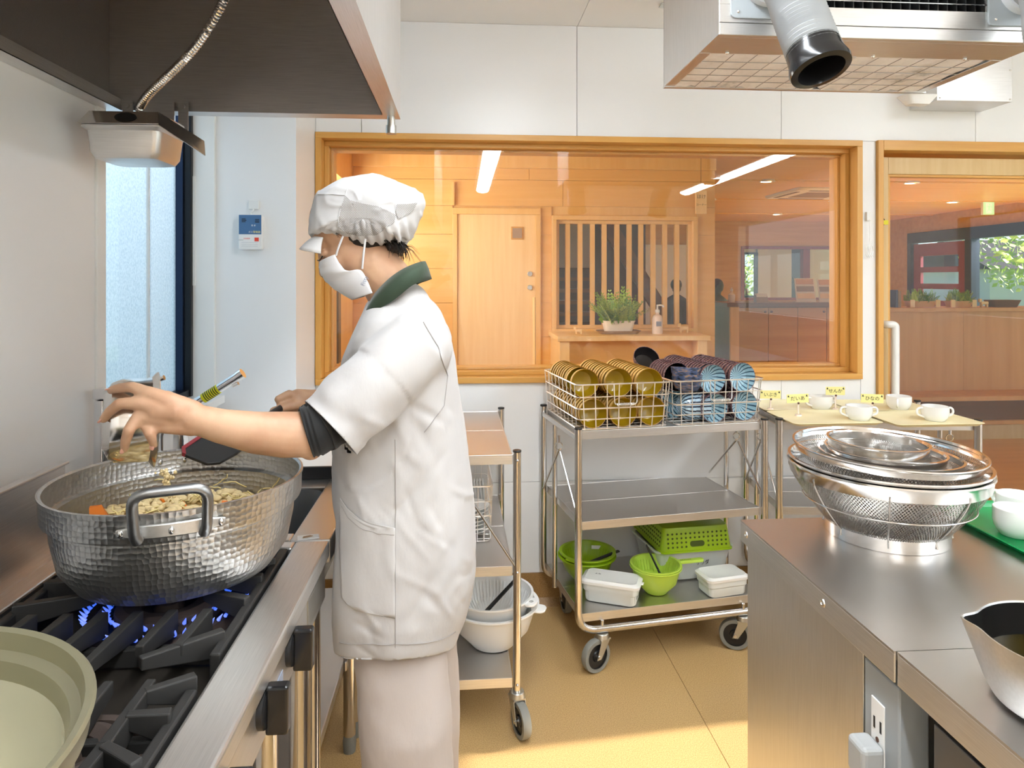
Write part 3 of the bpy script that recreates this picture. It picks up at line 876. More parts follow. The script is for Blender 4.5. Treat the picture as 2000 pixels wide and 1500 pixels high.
MB().box(HX0, HX0 + .042, HY0, HY1 - .047, HZ, HZ + .0015).build('gutter', 'steel_y', h)
MB().box(HX0 + .0405, HX0 + .042, HY0, HY1 - .047, HZ, HZ + .028).build('gutter_lip', 'steel_y', h)
m = MB().cyl((-.183, 1.815, HZ), (-.183, 1.815, HZ - .028), .0105, n=14); m.cyl((-.183, 1.815, HZ - .024), (-.183, 1.815, HZ - .045), .014, n=14)
m.build('drain_plug', 'galv', h, 0, True)
# lamp tray with its conduit, hanging at the far corner of the hood
t = thing('hood_sensor_tray', 'small polished steel tray hung under the hood corner by two straps', 'tray', (-.775, 1.66, 1.69))
for x in (-.060, .075):
    m = MB().box(x - .012, x + .012, .122, .126, .075, .16); m.cyl((x, .122, .148), (x, .116, .148), .006, n=8)
    m.build('strap', 'steel_dark', t)
MB().box(-.035, .052, .124, .128, .07, .16).build('back_plate', 'steel_dark', t)
m = MB().loft([[(x0_, -.062, .0635), (x1_, -.062, .0635), (x1_, .10, .0635), (x0_, .10, .0635)] if k == 0 else [(x0_, -.045, .094), (x1_, -.045, .094), (x1_, .10, .094), (x0_, .10, .094)] for k, (x0_, x1_) in enumerate(((-.082, .094), (-.066, .086)))])
m.build('cover', 'steel_polish', t)
m = MB().hexa([(.088, -.050, .092), (.090, -.052, .092), (.150, .06, .050), (.148, .06, .050), (.094, -.064, .060), (.096, -.066, .060), (.156, .05, .012), (.154, .05, .012)])
m.build('side_flap', 'steel_polish', t)
k_ = MB().lathe([(0, .0), (.020, .0), (.020, .001), (0, .001)], 24).build('knockout', 'inside_black', t)
k_.location = (.018, -.0545, .079); k_.rotation_euler = (math.radians(61), 0, 0); k_.scale = (1.2, .62, 1)
m = MB()
for s_, z in ((.62, -.012), (.82, -.008), (.93, .006), (.97, .05), (1.12, .058), (1.12, .062)):
    pass
rings = []
for s_, z in ((.62, -.014), (.84, -.010), (.94, .004), (1.0, .052), (1.13, .060), (1.13, .0625), (.98, .0625), (.95, .05), (.85, .0)):
    rings.append([(x * s_, y * s_ + .03, z) for x, y in rounded(-.078, .088, -.072, .072, .018, 4)])
m.loft(rings); m.build('pan', 'steel', t, 0, True)
cond = [(-.757, 1.68, 1.775), (-.761, 1.68, 1.807), (-.724, 1.64, 1.829), (-.634, 1.58, 1.876), (-.575, 1.54, 1.912), (-.532, 1.51, 1.952), (-.502, 1.50, 1.998), (-.480, 1.49, 2.10), (-.470, 1.48, 2.30), (-.47, 1.48, 2.484)]
cond = [tuple(p_) for p_ in arc(cond, .03, 4)]
P = [Vector(p) for p in cond]; pts = []; rr = []
for i in range(len(P) - 1):
    nseg = max(3, int((P[i + 1] - P[i]).length / .0022))
    for k in range(nseg):
        pts.append(P[i].lerp(P[i + 1], k / nseg)); rr.append(.0095 + (.0012 if len(pts) % 3 == 0 else -.0006))
o = MB().tube(pts, rr, 10).build('flexible_conduit', 'steel_polish', None, 0, True)
tag(o, 'ribbed metal conduit running down inside the hood to the small tray', 'conduit')

# ---- spot air conditioner hung from the ceiling
AX0, AX1, AY0, AY1, AZ = .628, 1.475, 1.625, 2.078, 2.0
t = ACU = thing('spot_air_conditioner', 'ceiling hung stainless spot air conditioner with flexible ducts', 'air conditioner')
MB().box(AX0, AX0 + .002, AY0, AY1, AZ, 2.34).build('side_panel', 'steel_z', t)
MB().box(AX1 - .002, AX1, AY0, AY1, AZ, 2.34).build('side_panel', 'steel_z', t)
MB().box(AX0, AX1, AY1 - .002, AY1, AZ, 2.34).build('back_panel', 'steel_x', t)
MB().box(AX0, AX1, AY0, AY1, 2.338, 2.34).build('top_panel', 'steel_x', t)
MB().box(AX0 + .002, AX1 - .002, AY0, AY0 + .02, AZ, AZ + .03).build('front_rail', 'steel_x', t, .002)
f = MB()
f.box(AX0 + .002, AX1 - .002, AY0, AY0 + .018, AZ + .031, AZ + .075)
f.box(AX0 + .002, .865, AY0, AY0 + .018, AZ + .075, 2.30); f.box(1.34, AX1 - .002, AY0, AY0 + .018, AZ + .075, 2.30); f.box(.865, 1.34, AY0, AY0 + .018, 2.24, 2.30)
f.build('front_panel', 'steel_x', t, .001)
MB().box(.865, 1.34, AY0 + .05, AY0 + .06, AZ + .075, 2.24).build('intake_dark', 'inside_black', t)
fin0 = MB().box(-.0015, .0015, AY0 + .012, AY0 + .05, AZ + .078, 2.238).build('intake_fin', 'inside_black', t); fin0.location.x = .88
for i in range(1, 19): inst(fin0, 'intake_fin', t, (.88 + i * .0247, 0, 0))
MB().tube([(.87, AY0 + .006, AZ + .095), (1.335, AY0 + .006, AZ + .095)], .0018, 6).build('guard_wire', 'steel_polish', t)
MB().box(AX0 + .002, AX1 - .002, AY0 + .02, AY0 + .135, AZ, AZ + .002).build('bottom_strip', 'steel_x', t)
for a, b_ in ((AX0 + .03, 1.045), (1.06, AX1 - .03)):
    m = MB(); nx, ny = 22, 14
    vs = []
    for j in range(ny + 1):
        for i in range(nx + 1):
            x = a + (b_ - a) * i / nx; y = AY0 + .138 + (AY1 - .012 - AY0 - .138) * j / ny
            edge = (j / ny) ** 6
            z = AZ + .006 - .004 * noise.noise(Vector((x * 30, y * 30, 3))) - .012 * edge * (.5 + noise.noise(Vector((x * 40, 1, 0))))
            vs.append((x, y, z))
    m.add(vs, [(j * (nx + 1) + i, j * (nx + 1) + i + 1, (j + 1) * (nx + 1) + i + 1, (j + 1) * (nx + 1) + i) for j in range(ny) for i in range(nx)])
    fp = m.build('filter_pad', 'filter_wool', t, 0, 'all')
    for i in range(1, 6):
        x = a + (b_ - a) * i / 6
        MB().tube([(x, AY0 + .137, AZ - .001), (x, AY1 - .005, AZ - .001)], .0011, 5).build('filter_wire', 'steel_dark', fp)
    for j in range(1, 5):
        y = AY0 + .138 + (AY1 - AY0 - .15) * j / 5
        MB().tube([(a, y, AZ - .0015), (b_, y, AZ - .0015)], .0011, 5).build('filter_wire', 'steel_dark', fp)
MB().box(1.045, 1.06, AY0 + .135, AY1 - .002, AZ - .002, AZ).build('filter_rail', 'steel_y', t)
MB().box(AX0 + .002, AX0 + .03, AY0 + .135, AY1 - .002, AZ - .001, AZ + .001).build('filter_rail', 'steel_y', t)
MB().box(AX1 - .03, AX1 - .002, AY0 + .135, AY1 - .002, AZ - .001, AZ + .001).build('filter_rail', 'steel_y', t)
MB().box(AX0, AX1, AY1 - .012, AY1 + .004, AZ - .004, AZ + .001).build('filter_rail', 'steel_x', t)
for x in (.70, 1.10, 1.36):
    MB().sphere((x, AY0 + .125, AZ - .001), .005, 8, 6).build('screw', 'screw', t, 0, True)
for i, (px_, pz_) in enumerate(((.745, 2.135), (1.41, 2.135))):
    pl_ = MB().prism(rounded(px_ - .088, px_ + .088, 2.040, 2.235, .012), 'Y', AY0 - .006, AY0).build('duct_plate', 'plate_grey', t, .001)
    MB().lathe([(.068, 0), (.070, .025), (.060, .028), (.058, 0)], 32).build('duct_collar', 'duct_white', pl_, 0, True)
    c_ = pl_.children[0]; c_.location = (px_ + .005, AY0 - .006, 2.135); c_.rotation_euler = (PI / 2, 0, 0)
    for sx, sz in ((-.07, -.08), (.055, -.085)):
        MB().sphere((px_ + sx, AY0 - .006, 2.135 + sz), .004, 8, 6).build('screw', 'screw', pl_, 0, True)
    ctrl = [(px_ + .005, AY0 - .01, 2.135), (px_ + .006, AY0 - .06, 2.125), (px_ + .014, AY0 - .10, 2.075), (px_ + .022, AY0 - .125, 2.01), (px_ + .030, AY0 - .145, 1.955), (px_ + .037, AY0 - .165, 1.905)] if i == 0 else \
           [(px_, AY0 - .01, 2.135), (px_ - .01, AY0 - .08, 2.12), (px_ - .03, AY0 - .125, 2.05), (px_ - .055, AY0 - .16, 1.97), (px_ - .06, AY0 - .19, 1.89)]
    cp = [Vector(p) for p in ctrl]; pts = []; rr = []
    def cr(p0, p1, p2, p3, u): return .5 * ((2 * p1) + (p2 - p0) * u + (2 * p0 - 5 * p1 + 4 * p2 - p3) * u * u + (3 * p1 - p0 - 3 * p2 + p3) * u ** 3)
    for k in range(len(cp) - 1):
        p0 = cp[max(0, k - 1)]; p3 = cp[min(len(cp) - 1, k + 2)]
        ns = max(6, int((cp[k + 1] - cp[k]).length / .0024))
        for q in range(ns):
            pts.append(cr(p0, cp[k], cp[k + 1], p3, q / ns)); rr.append(.056 + .0032 * math.sin(len(pts) * PI * .5))
    dct = MB().tube(pts, rr, 28, False, False).build('flexible_duct', 'duct_grey', t, 0, True, angle=60)
    d_ = (pts[-1] - pts[-3]).normalized()
    mm = MB().lathe([(.058, 0), (.060, .03), (.066, .052), (.064, .062), (.050, .064), (.046, .05), (.044, -.02)], 36)
    mo = mm.build('nozzle_ring', 'black_gloss', dct, 0, True)
    mo.location = pts[-1] - d_ * .012; mo.rotation_euler = d_.to_track_quat('Z', 'Y').to_euler()
    q = MB().lathe([(0, -.03), (.045, -.03), (.045, -.028), (0, -.028)], 24).build('nozzle_depth', 'inside_black', mo)
for x in (.68, 1.42):
    for y in (1.70, 2.0):
        m = MB().tube([(x, y, 2.34), (x, y, ZC - .001)], .005, 8); m.build('hanger_rod', 'galv', t)
# anchor bracket on the ceiling
t = thing('ceiling_anchor', 'small galvanised anchor bracket on the ceiling near the air conditioner', 'bracket', (.826, 2.686, 0))
m = MB().box(-.028, .028, -.02, .02, ZC - .006, ZC - .001); m.cyl((0, 0, ZC - .02), (0, 0, ZC - .001), .012, n=8); m.build('plate', 'galv', t)
# duct cover on the wall behind the unit
t = thing('duct_cover', 'folded steel duct cover fixed high on the back wall', 'duct cover', (0, 0, 0))
x0, x1 = 2.02, 2.36
MB().box(x0, x1, 2.76, 2.938, 2.165, 2.36).build('cover', 'steel_x', t, .001)
for p in ((x0 + .012, 2.759, 2.175), (x1 - .012, 2.759, 2.30), (x1 - .012, 2.759, 2.175)):
    MB().sphere(p, .004, 8, 6).build('screw', 'screw', t, 0, True)
MB().loft([[(x * s_, y * s_, z) for x, y in rounded(-.055, .055, -.03, .03, .02)] for s_, z in ((.6, 0), (1, .025), (1.06, .028), (.9, .026))]).build('drain_pan', 'white_plastic', ACU, 0, True).location = (1.47, 2.10, 1.965)

# ---- gas range
plain('enamel_dark', (.05, .042, .034, 1), .35, .5)
t = thing('gas_range', 'stainless gas range with black iron grates and black knobs', 'stove')
RX0, RX1, RY0, RY1, RZ = -.805, -.276, -.10, 1.468, .85
MB().box(-.347, RX1, RY0, RY1 - .0, .815, RZ).build('front_rail', 'steel_y', t, .006, seg=3)
MB().box(RX0, RX0 + .045, RY0, RY1, .80, RZ).build('back_rail', 'steel_y', t, .004)
MB().box(RX0 + .045, -.347, RY1 - .035, RY1, .80, RZ).build('end_rail', 'steel_x', t, .004)
MB().box(RX0 + .045, -.347, RY0, RY1 - .035, .795, .80).build('drip_tray', 'enamel_dark', t)
MB().box(RX0, -.30, RY0, RY1, .73, .795).build('body', 'steel_y', t)
MB().box(-.30, -.286, RY0, RY1, .73, .815).build('control_panel', 'steel_y', t, .001)
MB().box(-.808, -.803, RY0, 1.455, .80, 1.03).build('splash_guard', 'steel_y', t, .002)
MB().box(-.815, -.795, RY0, 1.455, 1.026, 1.032).build('guard_lip', 'steel_y', t, .002)
for y in (1.43, .3):
    for x in (-.332, -.76):
        MB().cyl((x, y if x < -.5 else y, 0.0), (x, y, .73), .019, n=16).build('leg', 'steel_tube', t, 0, True)
MB().cyl((-.332, 1.20, 0), (-.332, 1.20, .73), .019, n=16).build('leg', 'steel_tube', t, 0, True)
MB().box(-.2855, -.2845, 1.30, 1.42, .745, .80).build('rating_plate', 'galv', t)
MB().box(-.2855, -.2845, 1.02, 1.12, .745, .775).build('rating_plate', 'label_grey', t)
for y in (1.165, 1.005, .83):
    k = MB().lathe([(0, 0), (.028, 0), (.028, .008), (.024, .010), (.0, .010)], 24).build('knob_base', 'black_plastic', t, 0, True)
    k.location = (-.286, y, .785); k.rotation_euler = (0, PI / 2, 0)
    g = MB().prism([(-.034, -.010), (.034, -.012), (.036, .012), (-.034, .010)], 'Z', .008, .040).build('knob_grip', 'black_gloss', k, .004)
bn = thing_b = None
def burner(x, y, R, flame=False):
    b_ = MB().lathe([(0, .0), (R, .0), (R + .004, .012), (R, .03), (R - .012, .036), (R * .55, .030), (R * .5, .016), (R * .3, .016), (R * .26, .03), (0, .032)], 40, (x, y, .801)).build('burner', 'iron_rust', t, 0, True)
    hp = MB()
    for i in range(36):
        a = 2 * PI * i / 36
        hp.cyl((x + (R + .0005) * math.cos(a), y + (R + .0005) * math.sin(a), .823), (x + (R + .0045) * math.cos(a), y + (R + .0045) * math.sin(a), .823), .0022, n=6)
    hp = hp.build('flame_ports', 'inside_black', b_); hp['kind'] = 'stuff'
    MB().lathe([(R + .02, .0), (R + .024, .016), (R + .036, .016), (R + .04, .0)], 40, (x, y, .801)).build('burner_outer', 'iron_rust', b_, 0, True)
    if flame:
        fm = MB()
        for rad, num in ((R + .008, 40), (R + .042, 56)):
            for i in range(num):
                a = 2 * PI * i / num
                fm.cyl((x + rad * math.cos(a), y + rad * math.sin(a), .826), (x + (rad + .010) * math.cos(a), y + (rad + .010) * math.sin(a), .838), .0035, .0006, 6)
        fo = fm.build('gas_flame', 'flame', b_); fo['kind'] = 'stuff'
emitter('flame', (.02, .13, 1.0), .6)
burner(-.516, 1.255, .085, True); burner(-.475, .86, .058); burner(-.54, .50, .085)
def finger(p, q, h0=.018, h1=.028, w=.008):
    """tapered iron finger from p to its raised free end q, top at grate height"""
    a = Vector((p[0], p[1], 0)); b_ = Vector((q[0], q[1], 0)); s_ = (b_ - a).normalized().cross(Vector((0, 0, 1))) * w
    zt = .868
    m = MB().hexa([a - s_ + Vector((0, 0, zt - .045)), a + s_ + Vector((0, 0, zt - .045)), b_ + s_ * .8 + Vector((0, 0, zt - h0)), b_ - s_ * .8 + Vector((0, 0, zt - h0)),
                   a - s_ + Vector((0, 0, zt - .004)), a + s_ + Vector((0, 0, zt - .004)), b_ + s_ * .8 + Vector((0, 0, zt)), b_ - s_ * .8 + Vector((0, 0, zt))])
    return m
def grate(cx, cy, x0, x1, y0, y1):
    g = MB()
    g.box(x0, x0 + .016, y0, y1, .80, .852); g.box(x1 - .016, x1, y0, y1, .80, .852)
    g.box(x0 + .016, x1 - .016, y0 + .06, y0 + .074, .802, .832); g.box(x0 + .016, x1 - .016, y1 - .074, y1 - .06, .802, .832)
    g = g.build('grate_frame', 'iron', t, .003)
    xs_ = [x0 + .06 + i * (x1 - x0 - .12) / 5 for i in range(6)]
    for i, x in enumerate(xs_):
        e = .045 if i in (1, 3) else .0
        finger((x, y0 + .12), (x, y0 - e * .9)).build('grate_finger', 'iron', g, .002)
        finger((x, y1 - .12), (x, y1 + .0)).build('grate_finger', 'iron', g, .002)
    for y in (cy - .07, cy + .02, cy + .10):
        finger((x0 + .008, y), (cx - .09, cy + (y - cy) * .6)).build('grate_finger', 'iron', g, .002)
        finger((x1 - .008, y), (cx + .09, cy + (y - cy) * .6)).build('grate_finger', 'iron', g, .002)
    finger((x1 - .012, y0 + .05), (x1 - .10, y0 - .03)).build('grate_finger', 'iron', g, .002)
    finger((x0 + .012, y0 + .05), (x0 + .10, y0 - .03)).build('grate_finger', 'iron', g, .002)
grate(-.53, 1.255, -.745, -.352, 1.03, 1.425)
grate(-.50, .86, -.745, -.352, .705, .945)
grate(-.54, .50, -.745, -.352, .30, .685)

# ---- sink unit behind the range
plain('basin_dark', (.34, .35, .36, 1), .38, .9)
t = thing('sink_unit', 'stainless sink table between the gas range and the pillar', 'sink')
SX0, SX1, SY0, SY1 = -.885, -.276, 1.472, 2.59
fr = MB()
fr.box(-.36, SX1, SY0, SY1, .80, .85); fr.box(SX0, -.80, SY0, SY1, .80, .85); fr.box(-.80, -.36, SY0, 1.515, .80, .85); fr.box(-.80, -.36, 1.845, SY1, .80, .85)
fr.build('sink_top', 'steel_top', t, .003)
bs = MB().loft([[(x, y, z) for x, y in rounded(-.80 + e, -.36 - e, 1.515 + e, 1.845 - e, .04)] for e, z in ((0, .845), (.004, .82), (.01, .64), (.03, .62))], True, False, True)
bs.build('basin', 'basin_dark', t, 0, True)
for x, y in ((-.33, 1.55), (-.33, 2.06), (-.325, 2.13), (-.82, 1.55), (-.82, 2.5)):
    MB().cyl((x, y, .05), (x, y, .80), .018, n=16).build('leg', 'steel_tube', t, 0, True)
    MB().lathe([(.0, 0), (.018, 0), (.02, .03), (.016, .055), (0, .055)], 14, (x, y, 0)).build('foot', 'rubber_grey', t, 0, True)
MB().box(-.86, -.345, 1.50, 2.55, .24, .27).build('under_shelf', 'steel_top', t, .003)
MB().box(-.31, -.305, SY0, SY1, .73, .80).build('apron', 'steel_y', t)
t = thing('cutting_board', 'white board with a black edge lying behind the sink basin', 'cutting board', (-.52, 2.13, .85))
MB().box(-.235, .235, -.2, .2, .004, .032).build('board', 'white_plastic', t, .006)
MB().box(-.235, .235, -.212, -.2, .0, .034).build('edge_strip', 'black_plastic', t, .002)
# taps on the window wall
t = thing('mixer_tap', 'chrome mixer tap with a yellow sticker under the frosted window', 'tap', (-.80, 2.02, .851))
MB().lathe([(0, 0), (.03, 0), (.03, .01), (.02, .02), (.02, .13), (0, .13)], 24).build('tap_body', 'chrome', t, 0, True)
sp = Vector((-.005, 0, .165)); tp_ = Vector((.165, .0, .275))
sp0 = MB().tube([sp, tp_], .0135, 20).build('spout', 'chrome', t, 0, True)
MB().tube([tp_ - (tp_ - sp) * .02, tp_ + (tp_ - sp) * .05], .0150, 20).build('aerator', 'chrome', sp0, 0, True)
MB().tube([sp.lerp(tp_, .40), sp.lerp(tp_, .66)], .0142, 20).build('sticker', plain('sticker_yellow', hexc('e6df12'), .4), sp0, 0, True)
m = MB()
for i in range(7):
    k = .44 + i * .03; c0 = sp.lerp(tp_, k); m.tube([c0, sp.lerp(tp_, k + .012)], .01436, 20)
m.build('sticker_print', 'ink', sp0)
MB().tube([(0, 0, .12), sp + Vector((-.004, 0, -.01)), sp], .016, 16).build('neck', 'chrome', t, 0, True)
MB().tube([tp_ - Vector((.02, -.0, .03)), tp_ - Vector((.005, .0, .022))], .007, 10).build('spout_nub', 'chrome', sp0, 0, True)
t = thing('lever_tap', 'second chrome lever tap at the near edge of the window sill', 'tap', (-.86, 1.72, .851))
MB().lathe([(0, 0), (.026, 0), (.024, .02), (.021, .26), (.0, .262)], 24).build('tap_body', 'chrome', t, 0, True)
MB().hexa([(-.02, -.018, .262), (.03, -.018, .262), (.03, .018, .262), (-.02, .018, .262), (-.02, -.02, .288), (.03, -.018, .29), (.03, .018, .29), (-.02, .02, .288)]).build('cap', 'chrome', t, .004)
MB().tube([(.02, 0, .282), (.08, 0, .292), (.14, 0, .312)], [.008, .006, .0065], 12).build('lever', 'chrome', t, 0, True)

# ---- island: work table and lower unit
t = thing('work_table', 'stainless work table holding the strainers and cups', 'table')
IX = .640
MB().box(IX, 2.3, .966, 1.523, .846, .85).build('table_top', 'steel_top', t)
MB().box(IX, IX + .004, .966, 1.523, .803, .846).build('top_edge', 'steel_y', t, .001)
MB().box(IX + .004, 2.3, 1.519, 1.523, .803, .846).build('top_edge', 'steel_x', t, .001)
MB().box(IX + .012, IX + .022, 1.063, 1.512, .02, .846).build('side_panel', 'steel_z', t, .001)
MB().box(IX + .022, 2.28, 1.50, 1.51, .02, .846).build('back_panel', 'steel_z', t, .001)
for y in (1.49, 1.235):
    r_ = MB().lathe([(.008, 0), (.007, .002), (.004, .0025), (.003, .001), (0, .001)], 16).build('rivet', 'screw', t, 0, True)
    r_.location = (IX - .0002, y if y > 1.3 else 1.165, .828); r_.rotation_euler = (0, -PI / 2, 0)
for x in (2.2,):
    MB().cyl((x, 1.05, 0), (x, 1.05, .846), .02).build('leg', 'steel_tube', t, 0, True)
MB().box(.70, 2.25, 1.02, 1.045, .02, .846).build('rear_stretcher', 'steel_z', t)
t = thing('oven_counter', 'stainless counter joined to the work table, with an oven below', 'counter')
IX2 = .644
MB().box(IX2, 2.3, -.6, .9645, .846, .85).build('counter_top', 'steel_top', t)
MB().box(IX2, IX2 + .004, -.6, .9645, .800, .846).build('top_edge', 'steel_y', t, .001)
MB().box(IX2 + .004, 2.3, .961, .9645, .800, .846).build('top_edge', 'steel_x', t, .001)
MB().box(.90, 2.28, -.58, .955, .0, .846).build('rear_body', 'steel_dark', t)
t = thing('oven', 'grey built in oven with a dark glass door under the counter', 'oven', (0, 0, 0))
MB().box(.682, .89, .12, .925, .12, .775).build('oven_body', 'plate_grey', t, .003)
MB().box(.668, .682, .125, .92, .705, .772).build('control_strip', 'plate_dark' if 'plate_dark' in MATS else plain('plate_dark', hexc('6b6c6e'), .35, .6), t, .002)
MB().box(.668, .682, .125, .92, .14, .70).build('oven_door', 'plate_dark', t, .003)
MB().box(.6665, .668, .19, .895, .25, .648).build('door_glass', 'black_gloss', t, .001)
MB().box(.69, .88, .14, .90, .0, .12).build('oven_base', 'black_plastic', t)
# outlet box with plug
t = thing('outlet_box', 'grey metal outlet box with white sockets on the island side', 'outlet', (0, 0, 0))
MB().box(.652, .70, .972, 1.060, .562, .790).build('box', 'plate_grey', t, .003)
so = MB().box(.6495, .652, 1.005, 1.038, .600, .742).build('socket_plate', 'white_plastic', t, .001)
for z in (.705, .63):
    for y in (1.013, 1.029):
        MB().box(.6488, .6496, y - .002, y + .002, z - .009, z + .009).build('socket_slot', 'ink', so)
MB().cyl((.6485, 1.021, .682), (.6496, 1.021, .682), .004, n=10).build('earth_hole', plain('brown_dot', hexc('5a3a2a'), .5), so)
MB().box(.676, .70, .955, .985, .0, .562).build('conduit_post', plain('cream_post', hexc('c9bd94'), .5), t, .003)
t = thing('power_plug', 'grey power plug with its cable in the outlet box', 'plug', (0, 0, 0))
plain('plug_grey', hexc('a9abab'), .5)
MB().box(.612, .648, .998, 1.044, .625, .682).build('plug_body', 'plug_grey', t, .008, seg=3)
MB().tube([(.630, 1.02, .63), (.630, 1.02, .60)], [.011, .007], 12).build('strain_relief', 'plug_grey', t, 0, True)
MB().tube(arc([(.630, 1.02, .605), (.631, 1.018, .50), (.636, 1.01, .30), (.640, 1.0, .02), (.68, .98, .006)], .05, 5), .0055, 8).build('cable', 'plug_grey', t, 0, True)
# ================================================================== TROLLEYS
def caster(parent, x, y, top, ang, R=.058, brake=False):
    c = MB().cyl((0, 0, -.002), (0, 0, -.020), .022, .026, 20).build('caster', 'galv', parent, .002, True)
    c.location = (x, y, top); c.rotation_euler.z = ang
    zc = -(top - R)
    m = MB()
    for s_ in (-1, 1):
        m.hexa([(-.018, s_ * .019 - .0015, -.020), (.022, s_ * .019 - .0015, -.020), (.022, s_ * .019 + .0015, -.020), (-.018, s_ * .019 + .0015, -.020),
                (-.040, s_ * .019 - .0015, zc - .01), (-.020, s_ * .019 - .0015, zc - .01), (-.020, s_ * .019 + .0015, zc - .01), (-.040, s_ * .019 + .0015, zc - .01)])
    m.box(-.022, .024, -.02, .02, -.024, -.018)
    m.build('fork', 'galv', c, .001)
    w = MB().lathe([(R * .74, -.013), (R * .96, -.013), (R, -.008), (R, .008), (R * .96, .013), (R * .74, .013)], 36).build('tyre', 'rubber_grey', c, 0, True)
    w.location = (-.03, 0, zc); w.rotation_euler = (PI / 2, 0, 0)
    hb = MB().lathe([(0, -.011), (R * .3, -.013), (R * .35, -.008), (R * .75, -.008), (R * .75, .008), (R * .35, .008), (R * .3, .013), (0, .011)], 36).build('hub', 'black_plastic', c, 0, True)
    hb.location = w.location; hb.rotation_euler = w.rotation_euler
    MB().cyl((-.03, -.024, zc), (-.03, .024, zc), .006, n=10).build('axle', 'screw', c)
    if brake:
        MB().prism([(.005, -.03), (.03, -.018), (.034, -.032), (.012, -.06)], 'Y', -.012, .012).build('brake_lever', 'plug_grey', c, .002)
    return c
def shelf(parent, W_, D_, z, inset=.014):
    s_ = MB().box(inset, W_ - inset, .0, D_, z - .004, z).build('shelf', 'steel_top', parent)
    for a in ((inset, W_ - inset, -.004, 0), (inset, W_ - inset, D_, D_ + .004), (inset, inset + .003, 0, D_), (W_ - inset - .003, W_ - inset, 0, D_)):
        MB().box(a[0], a[1], a[2], a[3], z - .028, z + .002).build('shelf_edge', 'steel_x' if a[1] - a[0] > .01 else 'steel_y', s_, .0008)
    MB().box(inset, W_ - inset, D_ * .5 - .0015, D_ * .5 + .0015, z - .0005, z + .0006).build('shelf_fold', 'steel_polish', s_)
    return s_
def ring_hook(parent, x, y, z):
    m = MB().tube([(x + .014 * math.cos(a), y + .002, z + .014 * math.sin(a)) for a in [2 * PI * i / 16 for i in range(16)]], .0022, 6, True)
    m.cyl((x, y, z + .014), (x, y, z + .04), .006, n=10)
    m.build('ring_hook', 'chrome', parent, 0, True)
def folding_trolley(name, label, loc, rz, W_=.745, D_=.44, H_=.856, zs=(.856, .53, .20), group='stainless trolleys'):
    t = thing(name, label, 'trolley', (loc[0], loc[1], 0), rz, group)
    for z in zs: shelf(t, W_, D_, z)
    r = .0135; zr = .145
    for y in (-.012, D_ + .012):
        MB().tube(arc([(0, y, H_ + .012), (0, y, zr), (W_, y, zr), (W_, y, H_ + .012)], .07, 9), r, 14).build('tube_frame', 'steel_tube', t, 0, True)
        for x in (0, W_):
            MB().cyl((x, y, H_ + .010), (x, y, H_ + .018), r + .001, n=14).build('tube_cap', 'black_plastic', t, .002, True)
        for x in (.09, W_ - .09):
            MB().cyl((x, y, zr + .008), (x, y, zr + .030), .006, n=10).build('caster_bolt', 'screw', t, 0, True)
            caster(t, x, y, zr - r + .002, {True: .35, False: -.5}[x < .3] + (0 if y < .1 else 1.2))
    for x in (-.004, W_ + .004):
        MB().cyl((x, D_ * .62, .18), (x, D_ * .62, H_ - .03), .010, n=12).build('side_tube', 'steel_tube', t, 0, True)
        MB().tube([(x, -.006, .56), (x - .012, D_ * .36, H_ - .11)], .004, 8).build('brace_rod', 'steel_polish', t, 0, True)
        MB().tube([(x, D_ + .006, .52), (x - .012, D_ * .40, H_ - .11)], .004, 8).build('brace_rod', 'steel_polish', t, 0, True)
        ring_hook(t, x - .014, D_ * .38, H_ - .09)
        MB().box(x - .004, x + .004, -.01, D_ + .01, H_ - .030, H_ - .012).build('side_rail', 'steel_y', t, .001)
    return t
def post_trolley(name, label, loc, rz, W_, D_, H_=.856, zs=(.856, .51, .163), group='stainless trolleys'):
    t = thing(name, label, 'trolley', (loc[0], loc[1], 0), rz, group)
    for z in zs: shelf(t, W_, D_, z)
    r = .0125
    for x in (0, W_):
        for y in (-.006, D_ + .006):
            MB().cyl((x, y, .125), (x, y, H_ + .012), r, n=16).build('post', 'steel_tube', t, 0, True)
            MB().cyl((x, y, H_ + .010), (x, y, H_ + .017), r + .001, n=14).build('post_cap', 'black_plastic', t, .002, True)
            for z in zs:
                MB().sphere((x, y - r if y < .1 else y + r, z - .014), .005, 8, 6).build('post_screw', 'screw', t, 0, True)
            caster(t, x, y, .128, 1.9 if x > .1 else 1.2, .052, x > .1 and y < .1)
    return t
TR1 = folding_trolley('folding_trolley', 'steel folding trolley loaded with baskets of bowls', (.417, 2.425), math.radians(8.6))
TR2 = post_trolley('post_trolley', 'narrow steel trolley with white bowls, beside the person', (-.048, 2.115), math.radians(.6), .222, .70)
MB().tube([(.222, -.012, .505), (.03, -.012, .80)], .004, 8).build('brace_rod', 'steel_polish', TR2, 0, True)
TR3 = folding_trolley('folding_trolley', 'steel trolley carrying cream trays and soup cups', (1.214, 2.535), math.radians(-6.0), .745, .385)
